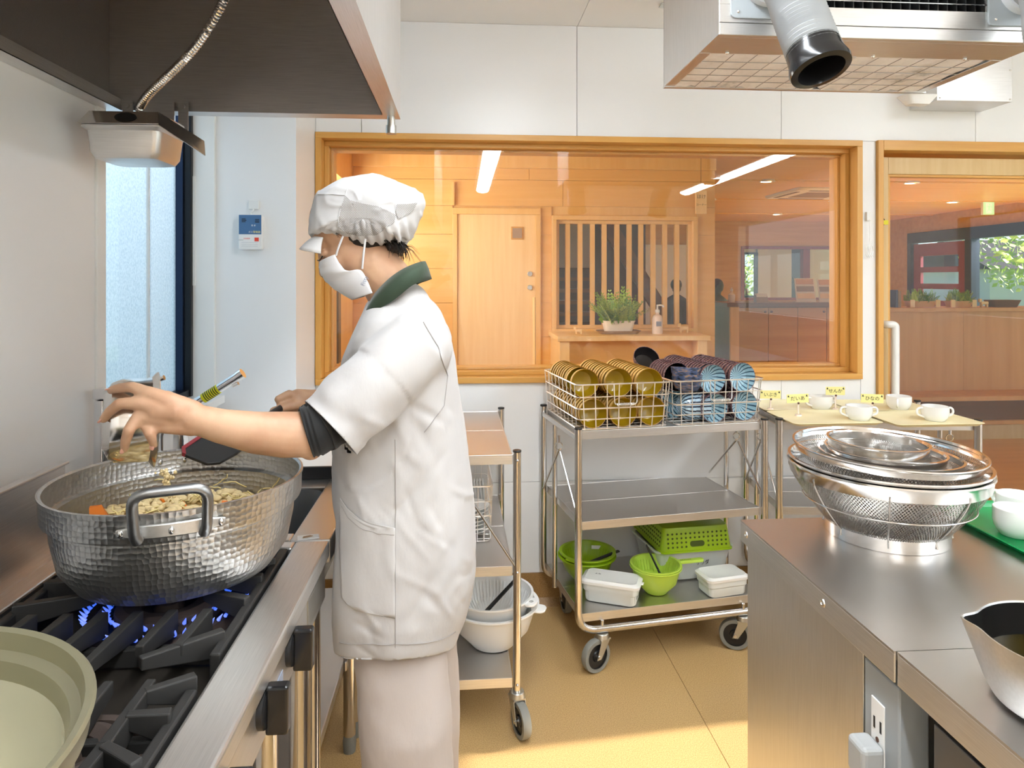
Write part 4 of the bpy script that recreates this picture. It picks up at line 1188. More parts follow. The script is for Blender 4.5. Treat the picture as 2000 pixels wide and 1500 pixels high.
# ================================================================== POTS, BOWLS, STRAINERS, SMALL THINGS
def polar(n, ka, kz):
    """vector (angle*ka, z*kz, 0) of the object's own axis"""
    sx = n.new('ShaderNodeSeparateXYZ')
    tc = n.new('ShaderNodeTexCoord'); n.link(tc.outputs['Object'], sx.inputs[0])
    a = n.math('MULTIPLY', n.math('ARCTAN2', sx.outputs[1], sx.outputs[0]), ka)
    z = n.math('MULTIPLY', sx.outputs[2], kz)
    c = n.new('ShaderNodeCombineXYZ'); n.link(a, c.inputs[0]); n.link(z, c.inputs[1])
    return c.outputs[0], a, z, sx
def hammered(name, tint, cells, rowh, rough=.36, strength=.35):
    n = NT(name)
    v, a, z, sx = polar(n, cells / (2 * PI), 1 / rowh)
    br = n.new('ShaderNodeTexVoronoi'); br.voronoi_dimensions = '2D'; br.feature = 'F1'
    n.link(v, br.inputs['Vector'])
    br.inputs['Scale'].default_value = 1.0; br.inputs['Randomness'].default_value = .42
    n.bump(n.math('POWER', br.outputs['Distance'], 2.0), strength, .005)
    g = n.noise(n.coords('Object'), 9, 4)
    n.link(n.ramp(g, [(.3, tuple(t * .88 for t in tint) + (1,)), (.7, tint + (1,))]), n.b.inputs['Base Color'])
    n.set(metal=1.0, rough=rough)
    MATS[name] = n.m
def woven(name, nang, nz, thr=.55, tint=(.62, .60, .57)):
    n = NT(name)
    v, a, z, sx = polar(n, nang, nz)
    p = n.math('ABSOLUTE', n.math('SINE', n.math('ADD', a, z)))
    q = n.math('ABSOLUTE', n.math('SINE', n.math('SUBTRACT', a, z)))
    al = n.math('GREATER_THAN', n.math('MAXIMUM', p, q), thr)
    n.link(al, n.b.inputs['Alpha'])
    n.set(color=tint + (1,), metal=1.0, rough=.3)
    MATS[name] = n.m
hammered('alu_hammer', (.60, .59, .57), 136, .0092)
hammered('alu_hammer_in', (.55, .53, .50), 136, .0092, .4, .3)
woven('mesh_steel', 84, 370, .90, (.36, .345, .32))
plain('olive_pot', hexc('8f8a70'), .32, .55)
plain('olive_in', hexc('c6c2ae'), .2, .45)
plain('broth', hexc('2a2206'), .08)
def bare(name, label, cat, group=None, loc=(0, 0, 0), rot=(0, 0, 0)):
    t = thing(name, label, cat, loc, 0, group); t.rotation_euler = rot
    return t
# ---- the big hammered pot
PX, PY, PR = -.516, 1.297, .2176
t = bare('stock_pot', 'big hammered aluminium pot of food on the gas range', 'pot', None, (PX, PY, .869))
m = MB().lathe([(0, 0), (.13, 0), (.165, .010), (.190, .045), (.200, .095), (.202, .120)], 96)
m.build('pot_body', 'alu_hammer', t, 0, True)
m = MB().lathe([(.202, .120), (.2035, .124), (.213, .127), (.2145, .131), (.2155, .163), (.2176, .168), (.2176, .172), (.2145, .173), (.2105, .170), (.2095, .133), (.207, .129), (.1985, .126)], 96)
m.build('pot_collar', 'alu_hammer', t, 0, True)
m = MB().lathe([(.1985, .126), (.196, .095), (.186, .048), (.162, .014), (.128, .005), (0, .005)], 96)
m.build('pot_inside', 'alu_hammer_in', t, 0, True)
def pot_handle(a, parent):
    """cast handle riveted to the collar, rising above the rim"""
    M = Matrix.Rotation(a, 4, 'Z')
    pl_ = MB(); seg = []
    for i in range(13):
        q = (i - 6) / 6 * .36
        seg.append(q)
    rings = []
    for q in seg:
        hh = .011 * (1 - .55 * max(0, abs(q / .36) - .55) / .45)
        r0, r1 = .2165, .2215
        rings.append([(r0 * math.cos(q), r0 * math.sin(q), .146 - hh), (r1 * math.cos(q), r1 * math.sin(q), .146 - hh), (r1 * math.cos(q), r1 * math.sin(q), .146 + hh), (r0 * math.cos(q), r0 * math.sin(q), .146 + hh)])
    pl_.loft(rings); pl_.xf(M); b_ = pl_.build('handle_plate', 'alu', parent, .002, True)
    pts = [(.222 * math.cos(s_ * .21), .222 * math.sin(s_ * .21), z) for s_, z in ((-1, .135),)]
    e = .046
    path = arc([(.224, -e, .136), (.232, -e - .004, .150), (.250, -e - .006, .215), (.250, e + .006, .215), (.232, e + .004, .150), (.224, e, .136)], .024, 6)
    h_ = MB().tube(path, [.0088] * 3 + [.0082] * (len(path) - 6) + [.0088] * 3, 12); h_.xf(M); h_.build('handle', 'handle_grey', b_, 0, True)
    for q in (-.32, 0, .32):
        r_ = MB().sphere((.2225 * math.cos(q), .2225 * math.sin(q), .146), .0065, 12, 8, (.7, .7, 1)); r_.xf(M); r_.build('rivet', 'screw', b_, 0, True)
plain('handle_grey', (.30, .30, .30, 1), .38, 1.0)
pot_handle(-PI / 2 + .33, t); pot_handle(PI / 2 + .33, t)
for k in (-.22, 0, .22):
    a = PI / 2 + .33 + k
    MB().sphere((.2095 * math.cos(a), .2095 * math.sin(a), .150), .007, 12, 8, (.7, .7, 1)).build('inner_rivet', 'screw', t, 0, True)
# food in it
plain('food_pale', hexc('dcc594'), .6); plain('food_tan', hexc('c9ac70'), .65); plain('carrot', hexc('e07a1c'), .5); plain('noodle', hexc('e3d08f'), .5)
random.seed(21)
fd = bare('food_heap', 'heap of pale minced food with carrot pieces inside the big pot', 'food', None, (PX, PY, .869))
m = MB(); nr, na = 14, 48; rings = []
for i in range(nr + 1):
    r = .190 * i / nr; ring = []
    for j in range(na):
        a = 2 * PI * j / na; x, y = r * math.cos(a), r * math.sin(a)
        z = .078 + .022 * math.cos(r / .176 * 1.5) + .014 * noise.noise(Vector((x * 22, y * 22, 1))) + .006 * noise.noise(Vector((x * 70, y * 70, 5)))
        ring.append((x + 1e-5, y, z))
    rings.append(ring)
m.loft(rings, True, True, False); q = m.build('heap_base', 'food_tan', fd, 0, 'all'); q['kind'] = 'stuff'
m = MB()
for i in range(520):
    r = .16 * math.sqrt(random.random()); a = random.uniform(0, 2 * PI); s_ = random.uniform(.003, .010)
    x, y = r * math.cos(a), r * math.sin(a)
    z = .088 + .022 * math.cos(r / .176 * 1.5) + .014 * noise.noise(Vector((x * 22, y * 22, 1)))
    m.sphere((x, y, z + s_ * .2), s_, 7, 5, (random.uniform(.7, 1.5), random.uniform(.7, 1.3), .7))
q = m.build('minced_bits', 'food_pale', fd, 0, 'all'); q['kind'] = 'stuff'
m = MB()
for i in range(70):
    r = .16 * math.sqrt(random.random()); a = random.uniform(0, 2 * PI); x, y = r * math.cos(a), r * math.sin(a); z = .100 + .014 * random.random()
    P = [Vector((x, y, z))]; d = Vector((random.gauss(0, 1), random.gauss(0, 1), random.gauss(0, .5))).normalized()
    for k in range(6):
        d = (d + Vector((random.gauss(0, .5), random.gauss(0, .5), random.gauss(0, .3)))).normalized(); d.z -= .08
        P.append(P[-1] + d * .008)
    m.tube(P, .0013, 5)
q = m.build('noodle_shreds', 'noodle', fd, 0, 'all'); q['kind'] = 'stuff'
for (x, y, z, s_, rz) in ((-.13, -.02, .085, .030, .2), (-.112, -.05, .078, .02, 1.2), (-.02, -.09, .088, .018, .8), (.075, .02, .088, .015, .3), (.05, -.09, .085, .014, 1.9), (-.05, .05, .088, .014, 2.5), (.0, .02, .09, .013, .4)):
    o = MB().hexa([(-.5, -.25, 0), (.5, -.2, 0), (.45, .25, 0), (-.5, .2, .0), (-.3, -.12, .55), (.35, -.1, .5), (.3, .12, .5), (-.3, .1, .6)]).build('carrot_piece', 'carrot', fd, 0)
    o.location = (x, y, z + .016); o.scale = (s_, s_, s_ * 1.6); o.rotation_euler = (random.uniform(-.4, .4), random.uniform(-.4, .4), rz)
fg_ = MB()
for i in range(46):
    k = random.random()
    x = -.545 + random.gauss(.006, .006) + .016 * k; y = 1.285 + random.gauss(0, .006); z = 1.056 - .055 * k
    fg_.sphere((x, y, z), random.uniform(.002, .0045), 6, 4)
o = fg_.build('falling_crumbs', 'food_pale', None, 0, 'all'); tag(o, 'pale crumbs falling from the steel bowl into the pot', 'crumbs', None, 'stuff')
# ---- pot in the foreground corner
t = bare('shallow_pot', 'pale olive empty pot in the near corner of the gas range', 'pot', None, (-.507, .52, .869))
MB().lathe([(0, 0), (.15, 0), (.185, .012), (.198, .05), (.200, .145), (.204, .152), (.211, .156), (.212, .172), (.2155, .177), (.213, .180), (.207, .178), (.204, .162), (.196, .156), (.192, .14)], 96).build('pot_body', 'olive_pot', t, 0, True)
MB().lathe([(.192, .14), (.190, .06), (.178, .022), (.150, .010), (0, .008)], 96).build('pot_inside', 'olive_in', t, 0, True)
# ---- steel bowl in the hand
CB = Vector((-.588, 1.266, 1.150))
cup = bare('steel_bowl', 'small steel bowl tipped over the big pot, held in the hand', 'bowl', None, CB, (0, math.radians(93), math.radians(27)))
# local z = opening direction (+X in the place)
MB().lathe([(0, -.044), (.045, -.043), (.066, -.032), (.074, -.015), (.075, .030), (.084, .037), (.086, .040), (.084, .041), (.073, .036), (.0725, -.012), (.064, -.028), (.044, -.038), (0, -.039)], 64).build('bowl_shell', 'steel_polish', cup, 0, True)
m = MB(); rings = []
for i in range(8):
    r = .056 * i / 7
    rings.append([(.012 + r * math.cos(2 * PI * j / 24), r * math.sin(2 * PI * j / 24), .0) for j in range(24)])
m = MB()
for i in range(220):
    a = random.uniform(-.9, .9); r = .0715; z = random.uniform(-.022, .036)
    m.sphere((r * math.cos(a) - .003 * random.random(), r * math.sin(a), z), random.uniform(.0018, .0035), 6, 4)
q = m.build('crumbs_inside', 'food_tan', cup, 0, 'all'); q['kind'] = 'stuff'
# ---- stirring paddle
t = thing('stirring_paddle', 'black stirring paddle with a red edge leaning in the big pot', 'spatula', (0, 0, 0))
A = Vector((-.505, 1.47, 1.052)); B = Vector((-.425, 1.695, 1.095)); d = (B - A).normalized(); sd = Vector((-.9, .2, .25)).normalized(); sd = (sd - d * sd.dot(d)).normalized(); nn = d.cross(sd)
m = MB()
for k, w in ((-.065, .030), (-.045, .043), (.0, .046), (.045, .040), (.070, .014)):
    pass
rings = [[A + d * k + sd * w + nn * .003, A + d * k - sd * w + nn * .003, A + d * k - sd * w - nn * .003, A + d * k + sd * w - nn * .003] for k, w in ((-.068, .026), (-.05, .042), (.0, .046), (.045, .040), (.072, .014))]
m.loft(rings); bl = m.build('blade', 'black_plastic', t, .001)
rings = [[A + d * k + sd * (w + .009) + nn * .004, A + d * k + sd * w + nn * .004, A + d * k + sd * w - nn * .004, A + d * k + sd * (w + .009) - nn * .004] for k, w in ((-.066, .026), (-.05, .041), (.0, .045), (.045, .039))]
MB().loft(rings).build('edge', 'red_plastic', bl)
MB().tube([A + d * .065, A + d * .14, B + d * .06], .009, 12).build('shaft', 'black_plastic', t, 0, True)
# ---- strainer stack on the work table
SC = Vector((.920, 1.418, .8505))
t = bare('colander', 'large woven steel colander at the bottom of the strainer stack', 'colander', None, SC)
MB().lathe([(.1225, 0), (.1225, .030), (.1205, .030), (.1205, 0)], 72).build('base_ring', 'steel_polish', t, 0, True)
prof = [(.1195, .022)] + [(.1195 + .0725 * (.55 * u + .45 * math.sin(u * PI / 2)), .022 + .108 * u) for u in [i / 10 for i in range(1, 11)]]
MB().lathe([(.0, .022), (.1195, .022)] + prof[1:], 96).build('mesh_bowl', 'mesh_steel', t, 0, True)
MB().lathe([(.1905, .124), (.1925, .124), (.1955, .143), (.199, .149), (.1985, .153), (.194, .1525), (.1915, .146)], 96).build('rim_band', 'steel_polish', t, 0, True)
for i in range(8):
    a = 2 * PI * i / 8 + .25
    pts = [((r + .0025) * math.cos(a), (r + .0025) * math.sin(a), z) for r, z in prof] + [(.1945 * math.cos(a), .1945 * math.sin(a), .134)]
    MB().tube([(.1245 * math.cos(a), .1245 * math.sin(a), .010)] + pts, .0018, 6).build('rib_wire', 'steel_polish', t, 0, True)
rz_ = [p for p in prof if p[1] > .07][0]
MB().tube([((rz_[0] + .004) * math.cos(a), (rz_[0] + .004) * math.sin(a), rz_[1]) for a in [2 * PI * i / 72 for i in range(72)]], .0016, 6, True).build('hoop_wire', 'steel_polish', t, 0, True)
t2 = bare('colander', 'second woven steel colander nested just inside the largest one', 'colander', None, SC + Vector((0, 0, .0085)))
MB().lathe([(.105, .02)] + [(.105 + .081 * (.55 * u + .45 * math.sin(u * PI / 2)), .02 + .106 * u) for u in [i / 8 for i in range(1, 9)]], 96).build('mesh_bowl', 'mesh_steel', t2, 0, True)
MB().lathe([(.186, .126), (.188, .126), (.193, .146), (.1975, .150), (.197, .1535), (.191, .153), (.187, .146)], 96).build('rim_band', 'steel_polish', t2, 0, True)
t3 = bare('strainer', 'wide steel strainer with a deep band lying on the colanders', 'strainer', None, SC + Vector((-.004, -.006, .162)), (math.radians(1.5), math.radians(1.0), 0))
MB().lathe([(.1785, .0105), (.1805, .0105), (.184, .022), (.1875, .0255), (.187, .028), (.1825, .0275), (.180, .022)], 96).build('rim_band', 'steel_polish', t3, 0, True)
MB().lathe([(0, -.036), (.09, -.032), (.15, -.018), (.174, .000), (.1795, .0115)], 96).build('mesh_bowl', 'mesh_steel', t3, 0, True)
def ring_strainer(label, dx, dy, dz, R, hgt, tilt=(0, 0, 0)):
    s_ = bare('strainer', label, 'strainer', 'steel strainers in the stack', SC + Vector((dx, dy, dz)), tilt)
    MB().lathe([(R - .004, 0), (R - .002, 0), (R - .001, hgt - .004), (R + .002, hgt - .002), (R + .002, hgt), (R - .003, hgt), (R - .005, hgt - .004)], 80).build('rim_band', 'steel_polish', s_, 0, True)
    MB().lathe([(0, -.012), (R * .55, -.010), (R - .004, .001)], 72).build('mesh_disc', 'mesh_steel', s_, 0, True)
ring_strainer('middle steel strainer ring showing as the outer of two curves inside the wide strainer', .01, .004, .155, .140, .018, (0, .02, 0))
ring_strainer('inner steel strainer ring just under the smallest strainer', .0, .004, .166, .118, .016, (0, .03, 0))
ring_strainer('smallest steel strainer on the very top of the stack', -.022, -.005, .184, .099, .020, (.01, .03, 0))
# ---- two-handled soup cups
def ear(a, R, z, s_=1.0):
    M = Matrix.Rotation(a, 4, 'Z')
    m = MB().tube(arc([(R - .004, 0, z + .014 * s_), (R + .020 * s_, 0, z + .015 * s_), (R + .024 * s_, 0, z - .008 * s_), (R - .006, 0, z - .020 * s_)], .014, 5), .0042, 8)
    return m.xf(M)
cup_mesh = {}
def soup_cup(label, loc, rz, R=.048, H=.055, group='white soup cups', ears=2):
    t = bare('soup_cup', label, 'cup', group, loc, (0, 0, rz))
    key = (R, H)
    if key not in cup_mesh:
        cup_mesh[key] = MB().lathe([(0, .002), (R * .66, .002), (R * .68, 0), (R * .72, .001), (R * .93, .016), (R, .030), (R, H - .001), (R - .0015, H), (R - .0035, H - .001), (R - .0035, .03), (R * .86, .016), (R * .62, .007), (0, .006)], 48).build('cup_bowl', 'porcelain', t, 0, True)
    else:
        inst(cup_mesh[key], 'cup_bowl', t)
    for k in range(ears):
        ear(PI * k, R, H * .6).build('handle', 'porcelain', t, 0, True)
    return t
# green tray at the right edge of the work table
t = bare('serving_tray', 'green serving tray of white cups on the work table', 'tray', None, (1.37, 1.385, .8505), (0, 0, math.radians(-2)))
MB().loft([[(x, y, z) for x, y in rounded(-.255 - e, .255 + e, -.175 - e, .175 + e, .03)] for e, z in ((-.012, 0), (0, .012), (.004, .013), (.002, .0145), (-.002, .013), (-.012, .004))]).build('tray', 'green_tray', t, 0, True)
for i, (x, y, rz) in enumerate(((1.185, 1.375, -.9), (1.212, 1.285, 1.0), (1.265, 1.462, .5), (1.335, 1.385, -.6), (1.335, 1.29, .2), (1.40, 1.46, .8), (1.46, 1.38, .3))):
    soup_cup(['white cup at the near left of the green tray', 'white cup at the near edge of the green tray', 'white cup at the back of the green tray', 'white cup in the middle of the green tray', 'white cup at the near right of the green tray', 'white cup at the back right of the green tray', 'white cup at the far right of the green tray'][i], (x, y, .8552), rz + 1.2, .043, .058, 'cups on the green tray', 1)
# saucepan with pouring lip
t = bare('saucepan', 'aluminium saucepan with a pouring lip and dark broth at the island edge', 'saucepan', None, (.785, .815, .8505))
def lip(r, z, a):
    k = math.exp(-((a - 2.55) / .16) ** 2)
    return r + k * .017 * max(0, (z - .02) / .07) * (1 if r > .05 else 0)
MB().lathe([(0, 0), (.078, 0), (.092, .006), (.100, .022), (.108, .088), (.1085, .0905), (.1065, .0905), (.1055, .088)], 96, rfun=lip).build('pan_body', 'alu', t, 0, True)
MB().lathe([(.1055, .088), (.098, .024), (.090, .010), (0, .008)], 96, rfun=lip).build('pan_inside', plain('pan_dark', (.03, .028, .026, 1), .35, .8), t, 0, True)
MB().lathe([(0, .045), (.1005, .045), (.1005, .044), (0, .044)], 64).build('broth', 'broth', t)
# ---- wire baskets and bowls on the trolley
T1O, T1A = Vector((.417, 2.425, 0)), math.radians(8.6)
def TL(u, v, z, o=T1O, a=T1A):
    return (o.x + u * math.cos(a) - v * math.sin(a), o.y + u * math.sin(a) + v * math.cos(a), z)
def wire_basket(label, u0, u1, v0, v1, z0, z1, flare=.012, nx=8, ny=9, o=T1O, a=T1A, group='wire baskets', rw=.0021, handle=True):
    b_ = thing('wire_basket', label, 'basket', TL((u0 + u1) / 2, (v0 + v1) / 2, z0, o, a), a, group)
    W2, D2, H2 = (u1 - u0) / 2, (v1 - v0) / 2, z1 - z0
    for k, fz in enumerate((0, .22, .46, .72, 1.0)):
        e = flare * fz; r = .0030 if fz in (1.0, .46) else rw
        MB().tube([(x, y, fz * H2 + .002) for x, y in rounded(-W2 - e, W2 + e, -D2 - e, D2 + e, .02, 3)], r, 6, True).build('hoop_wire', 'wire', b_, 0, True)
    ws = None
    for i in range(nx):
        x = -W2 + .022 + (2 * W2 - .044) * i / (nx - 1); s_ = (1 + flare / W2)
        MB().tube([(x * s_, -D2 - flare, H2), (x, -D2 - .001, .001), (x, D2 + .001, .001), (x * s_, D2 + flare, H2)], rw, 6).build('upright_wire', 'wire', b_, 0, True)
    for j in range(ny):
        y = -D2 + .022 + (2 * D2 - .044) * j / (ny - 1); s_ = (1 + flare / D2)
        MB().tube([(-W2 - flare, y * s_, H2), (-W2 - .001, y, .002), (W2 + .001, y, .002), (W2 + flare, y * s_, H2)], rw, 6).build('upright_wire', 'wire', b_, 0, True)
    if handle:
        y = -D2 - flare - .004
        h_ = MB().tube(arc([(-.045, y, H2), (-.043, y - .003, H2 - .072), (.043, y - .003, H2 - .072), (.045, y, H2)], .012, 4), .002, 6).build('drop_handle', 'wire', b_, 0, True)
        pts = [(-.036 + .072 * i / 96, y - .003 + .005 * math.cos(i / 96 * 2 * PI * 12), H2 - .072 + .005 * math.sin(i / 96 * 2 * PI * 12)) for i in range(97)]
        MB().tube(pts, .0015, 5).build('handle_coil', 'wire', h_, 0, True)
    return b_
plain('wire', (.90, .87, .84, 1), .32, .9)
plain('bowl_olive', hexc('96780f'), .18, coat=.4); plain('bowl_yellow', hexc('eeca78'), .45); plain('bowl_rim', hexc('a5762f'), .4)
n = NT('bowl_blue')
v, a, z, sx = polar(n, 18.0, 1)
s_ = n.math('SINE', a)
n.link(n.ramp(n.math('MULTIPLY_ADD', s_, .5, .5), [(.10, hexc('2c4c62')), (.34, hexc('a6c8d6'))]), n.b.inputs['Base Color']); n.set(rough=.12, coat=.5); MATS['bowl_blue'] = n.m
n = NT('bowl_brown')
v, a, z, sx = polar(n, 26.0, 1)
cmb = n.new('ShaderNodeCombineXYZ'); n.link(a, cmb.inputs[0]); n.link(n.math('MULTIPLY', sx.outputs[2], 90), cmb.inputs[1])
g = n.noise(cmb.outputs[0], 1.2, 3)
n.link(n.ramp(g, [(.40, hexc('3a2229')), (.55, hexc('8a6266')), (.66, hexc('c9b7b9'))]), n.b.inputs['Base Color']); n.set(rough=.4); MATS['bowl_brown'] = n.m
n = NT('bowl_stripe')
v, a, z, sx = polar(n, 20.0, 1)
n.link(n.ramp(n.math('MULTIPLY_ADD', n.math('SINE', a), .5, .5), [(.22, hexc('1c2c44')), (.34, hexc('b9d4e6'))]), n.b.inputs['Base Color']); n.set(rough=.15, coat=.4); MATS['bowl_stripe'] = n.m
n = NT('bowl_slate')
g = n.noise(n.coords('Object', (20, 20, 60)), 2.0, 3)
n.link(n.ramp(g, [(.38, hexc('2b303c')), (.5, hexc('4a5f86')), (.64, hexc('9a7a58'))]), n.b.inputs['Base Color']); n.set(rough=.3, coat=.3); MATS['bowl_slate'] = n.m
plain('bowl_black', (.015, .012, .012, 1), .25)
def bowl_mesh(R, H, mats, foot=.45):
    m = MB(); k = 40
    m.cur = 1; m.lathe([(R * foot - .004, .004), (R * foot, 0), (R * foot + .003, .001), (R * foot + .004, .006), (R * .74, H * .22), (R * .93, H * .55), (R * .985, H * .93)], k)
    m.cur = 2; m.lathe([(R * .985, H * .93), (R * .995, H * .985), (R * .985, H), (R * .955, H * .985)], k)
    m.cur = 0; m.lathe([(R * .955, H * .985), (R * .90, H * .55), (R * .70, H * .25), (R * .35, .008), (.0005, .007)], k)
    m.cur = 1; m.lathe([(.0005, .004), (R * foot - .004, .004)], k)
    o = m.build('bowl_proto', mats, None, 0, True)
    me = o.data; bpy.data.objects.remove(o)
    return me
def bowl_obj(name, me, label, group, loc, rot):
    o = bpy.data.objects.new(name, me); C.objects.link(o)
    o.location = loc; o.rotation_euler = rot
    return tag(o, label, 'bowl', group)
B1 = wire_basket('wire basket of mustard yellow bowls on the trolley top', .005, .352, .0, .415, .860, 1.022)
me_y = bowl_mesh(.054, .058, ['bowl_olive', 'bowl_yellow', 'bowl_rim'], .55)
random.seed(4)
cols = [('bottom left', .064, .916), ('bottom middle', .180, .916), ('bottom right', .292, .916), ('top left', .052, 1.018), ('top middle', .168, 1.022), ('top right', .284, 1.020)]
for nm, u, z in cols:
    nb = 15 if 'bottom' in nm else 14
    v0 = {'top left': .125, 'top middle': .085, 'top right': .070}.get(nm, .068)
    for k in range(nb):
        v_ = v0 + k * .0265
        if v_ > .400: break
        skip = (nm == 'top left' and k == 1)
        if skip: continue
        lab = 'mustard yellow bowl facing out at the front of the %s row' % nm if k == 0 else 'mustard yellow bowl nested on its side in the %s row' % nm
        bowl_obj('yellow_bowl', me_y, lab, 'mustard bowls, %s row' % nm, TL(u + random.uniform(-.001, .001), v_, z), (PI / 2, random.uniform(0, 6.28), T1A))
B2 = wire_basket('wire basket of blue striped bowls on the trolley top', .385, .735, .0, .415, .860, 1.022)
me_b = bowl_mesh(.057, .050, ['bowl_blue', 'bowl_brown', 'bowl_brown'], .42)
for nm, u, z in (('bottom middle', .548, .918), ('bottom right', .672, .918), ('top middle', .542, 1.027), ('top right', .668, 1.025)):
    for k in range(16):
        v_ = (.060 if 'bottom' in nm else .066) + k * .0215
        if v_ > .402: break
        lab = 'blue striped bowl facing out at the front of the %s row' % nm if k == 0 else 'blue striped bowl nested on its side in the %s row' % nm
        bowl_obj('blue_bowl', me_b, lab, 'blue bowls, %s row' % nm, TL(u, v_, z), (PI / 2 + (.06 if k == 0 else 0), random.uniform(0, 6.28), T1A))
me_s = bowl_mesh(.056, .046, ['bowl_blue', 'bowl_stripe', 'bowl_stripe'], .42)
for k in range(4):
    lab = 'white and navy striped bowl lying at the left end of its side row' if k == 3 else 'white and navy striped bowl lying sideways low in the basket'
    bowl_obj('striped_bowl', me_s, lab, 'striped bowls at the bottom left of the basket', TL(.432 + k * .021, .075, .917), (PI / 2, 0, T1A + PI / 2))
for k in range(9):
    bowl_obj('striped_bowl', me_s, 'white and navy striped bowl in the hidden rear row', 'striped bowls at the bottom rear', TL(.436, .165 + k * .0215, .917), (PI / 2, k * .7, T1A))
me_d = bowl_mesh(.058, .052, ['bowl_slate', 'bowl_slate', 'bowl_slate'], .42)
for k in range(3):
    bowl_obj('slate_bowl', me_d, ['lowest slate blue bowl of the upright stack', 'middle slate blue bowl of the upright stack', 'top slate blue bowl of the upright stack'][k], 'slate bowls', TL(.452, .055, .975 + k * .020), (.10, .07, k))
me_k = bowl_mesh(.056, .052, ['bowl_black', 'bowl_brown', 'bowl_brown'], .42)
for k in range(7):
    bowl_obj('brown_bowl', me_k, 'brown bowl nested on its side behind the slate stack', 'brown bowls behind the slate stack', TL(.436, .145 + k * .0215, 1.026), (PI / 2, k, T1A))
bowl_obj('black_bowl', me_k, 'black bowl tilted at the very back between the baskets', None, TL(.405, .345, 1.045), (.75, -.5, .6))
# ---- bottom shelf of the trolley
Zb = .203
def basin(name, label, cat, loc, R, H, mat, rz=0, lipw=.010, group=None, foot=.55):
    t = bare(name, label, cat, group, loc, (0, 0, rz))
    MB().lathe([(0, .003), (R * foot - .006, .003), (R * foot - .004, 0), (R * foot, 0), (R * foot + .01, .012), (R * .83, H * .40), (R * .95, H * .80), (R, H - .004), (R + lipw, H - .002), (R + lipw, H + .003), (R - .002, H + .002), (R * .93, H * .8), (R * .80, H * .40), (R * foot, .014), (0, .010)], 64).build('basin_shell', mat, t, 0, True)
    return t
plain('spat_black', (.014, .014, .015, 1), .45)
def ribs(parent, R, H, mat, n_=40):
    m = MB()
    for i in range(n_):
        a = 2 * PI * i / n_
        m.tube([(R * .55 * math.cos(a), R * .55 * math.sin(a), .018), (R * .80 * math.cos(a), R * .80 * math.sin(a), H * .42), (R * .93 * math.cos(a), R * .93 * math.sin(a), H * .85)], .0016, 4)
    q = m.build('drain_ribs', mat, parent); q['kind'] = 'stuff'
t = basin('green_bowl', 'lime green mixing bowl under a green colander at the left of the lower shelf', 'bowl', TL(.135, .285, Zb), .108, .088, 'lime')
t = basin('green_colander', 'lime green colander nested in the green bowl on the lower shelf', 'colander', TL(.137, .285, Zb + .020), .104, .082, 'lime', T1A)
ribs(t, .104, .082, 'lime')
MB().prism([(-.03, -.100), (.03, -.100), (.022, -.125), (-.022, -.125)], 'Z', .078, .084).build('grip', 'lime', t, .002).rotation_euler.z = -.9
MB().box(.02, .07, .080, .083, .060, .074).build('name_label', 'white_plastic', t).rotation_euler.z = -.3
def spatula(label, loc, rz, tilt, L=.14, group='black spatulas'):
    t = bare('spatula', label, 'spatula', group, loc, (0, tilt, rz))
    MB().hexa([(0, -.008, -.003), (L, -.0075, -.003), (L, .0075, -.003), (0, .008, -.003), (0, -.008, .003), (L, -.0075, .003), (L, .0075, .003), (0, .008, .003)]).build('handle', 'spat_black', t, .002)
    MB().hexa([(-.05, -.022, -.002), (0, -.010, -.003), (0, .010, -.003), (-.05, .022, -.002), (-.05, -.022, .001), (0, -.010, .003), (0, .010, .003), (-.05, .022, .001)]).build('blade', 'spat_black', t)
    return t
spatula('black spatula lying in the green colander', TL(.12, .225, Zb + .080), T1A + .25, -.14, .15)
plain('clear_plastic', hexc('d5d8d4'), .3); plain('lid_white', hexc('e6e5e0'), .4)
def lidded(label, loc, rz, w, d, h, group='white lidded boxes'):
    t = bare('storage_box', label, 'box', group, loc, (0, 0, rz))
    MB().loft([[(x, y, z) for x, y in rounded(-w / 2 * s_, w / 2 * s_, -d / 2 * s_, d / 2 * s_, .02)] for s_, z in ((.84, 0), (.88, .004), (.90, h * .45), (.95, h * .5), (.96, h * .78), (1.0, h * .80))]).build('box_body', 'clear_plastic', t, 0, True)
    lid = MB().loft([[(x, y, z) for x, y in rounded(-w / 2 * s_, w / 2 * s_, -d / 2 * s_, d / 2 * s_, .022)] for s_, z in ((1.02, h * .78), (1.03, h * .90), (.98, h * .93), (.90, h * 1.0), (.88, h * .99), (.85, h * .975))]).build('lid', 'lid_white', t, 0, True)
    MB().box(w / 2 * .975, w / 2 * 1.10, -.012, .012, h * .84, h * .87).build('lid_tab', 'lid_white', lid, .002)
    return t
t = lidded('white lidded box turned askew at the front of the lower shelf', TL(.165, .085, Zb), T1A - .55, .215, .115, .082)
MB().box(.093, .096, -.045, .02, .014, .034).build('name_label', 'white_plastic', t)
text_mesh('みそしる', 'lettering', 'ink', t, .011, (.0965, -.012, .024), (PI / 2, 0, PI / 2))
text_mesh('ふた', 'lettering', 'ink', t, .012, (-.055, .01, .0805), (0, 0, 0))
t = lidded('white lidded tub at the right of the lower shelf beside the island', TL(.60, .05, Zb), T1A + .05, .175, .115, .075)
t = basin('green_bowl', 'pale green mixing bowl with long handle at the front of the lower shelf', 'bowl', TL(.352, .105, Zb), .094, .098, 'lime_pale', 0, .006, None, .45)
t = basin('green_colander', 'pale green handled colander nested in the pale green bowl', 'colander', TL(.352, .105, Zb + .014), .092, .090, 'lime_pale', T1A, .006, None, .45)
ribs(t, .092, .09, 'lime_pale')
MB().prism(rounded(.088, .20, -.012, .012, .010), 'Z', .082, .094).build('handle', 'lime_pale', t, .003)
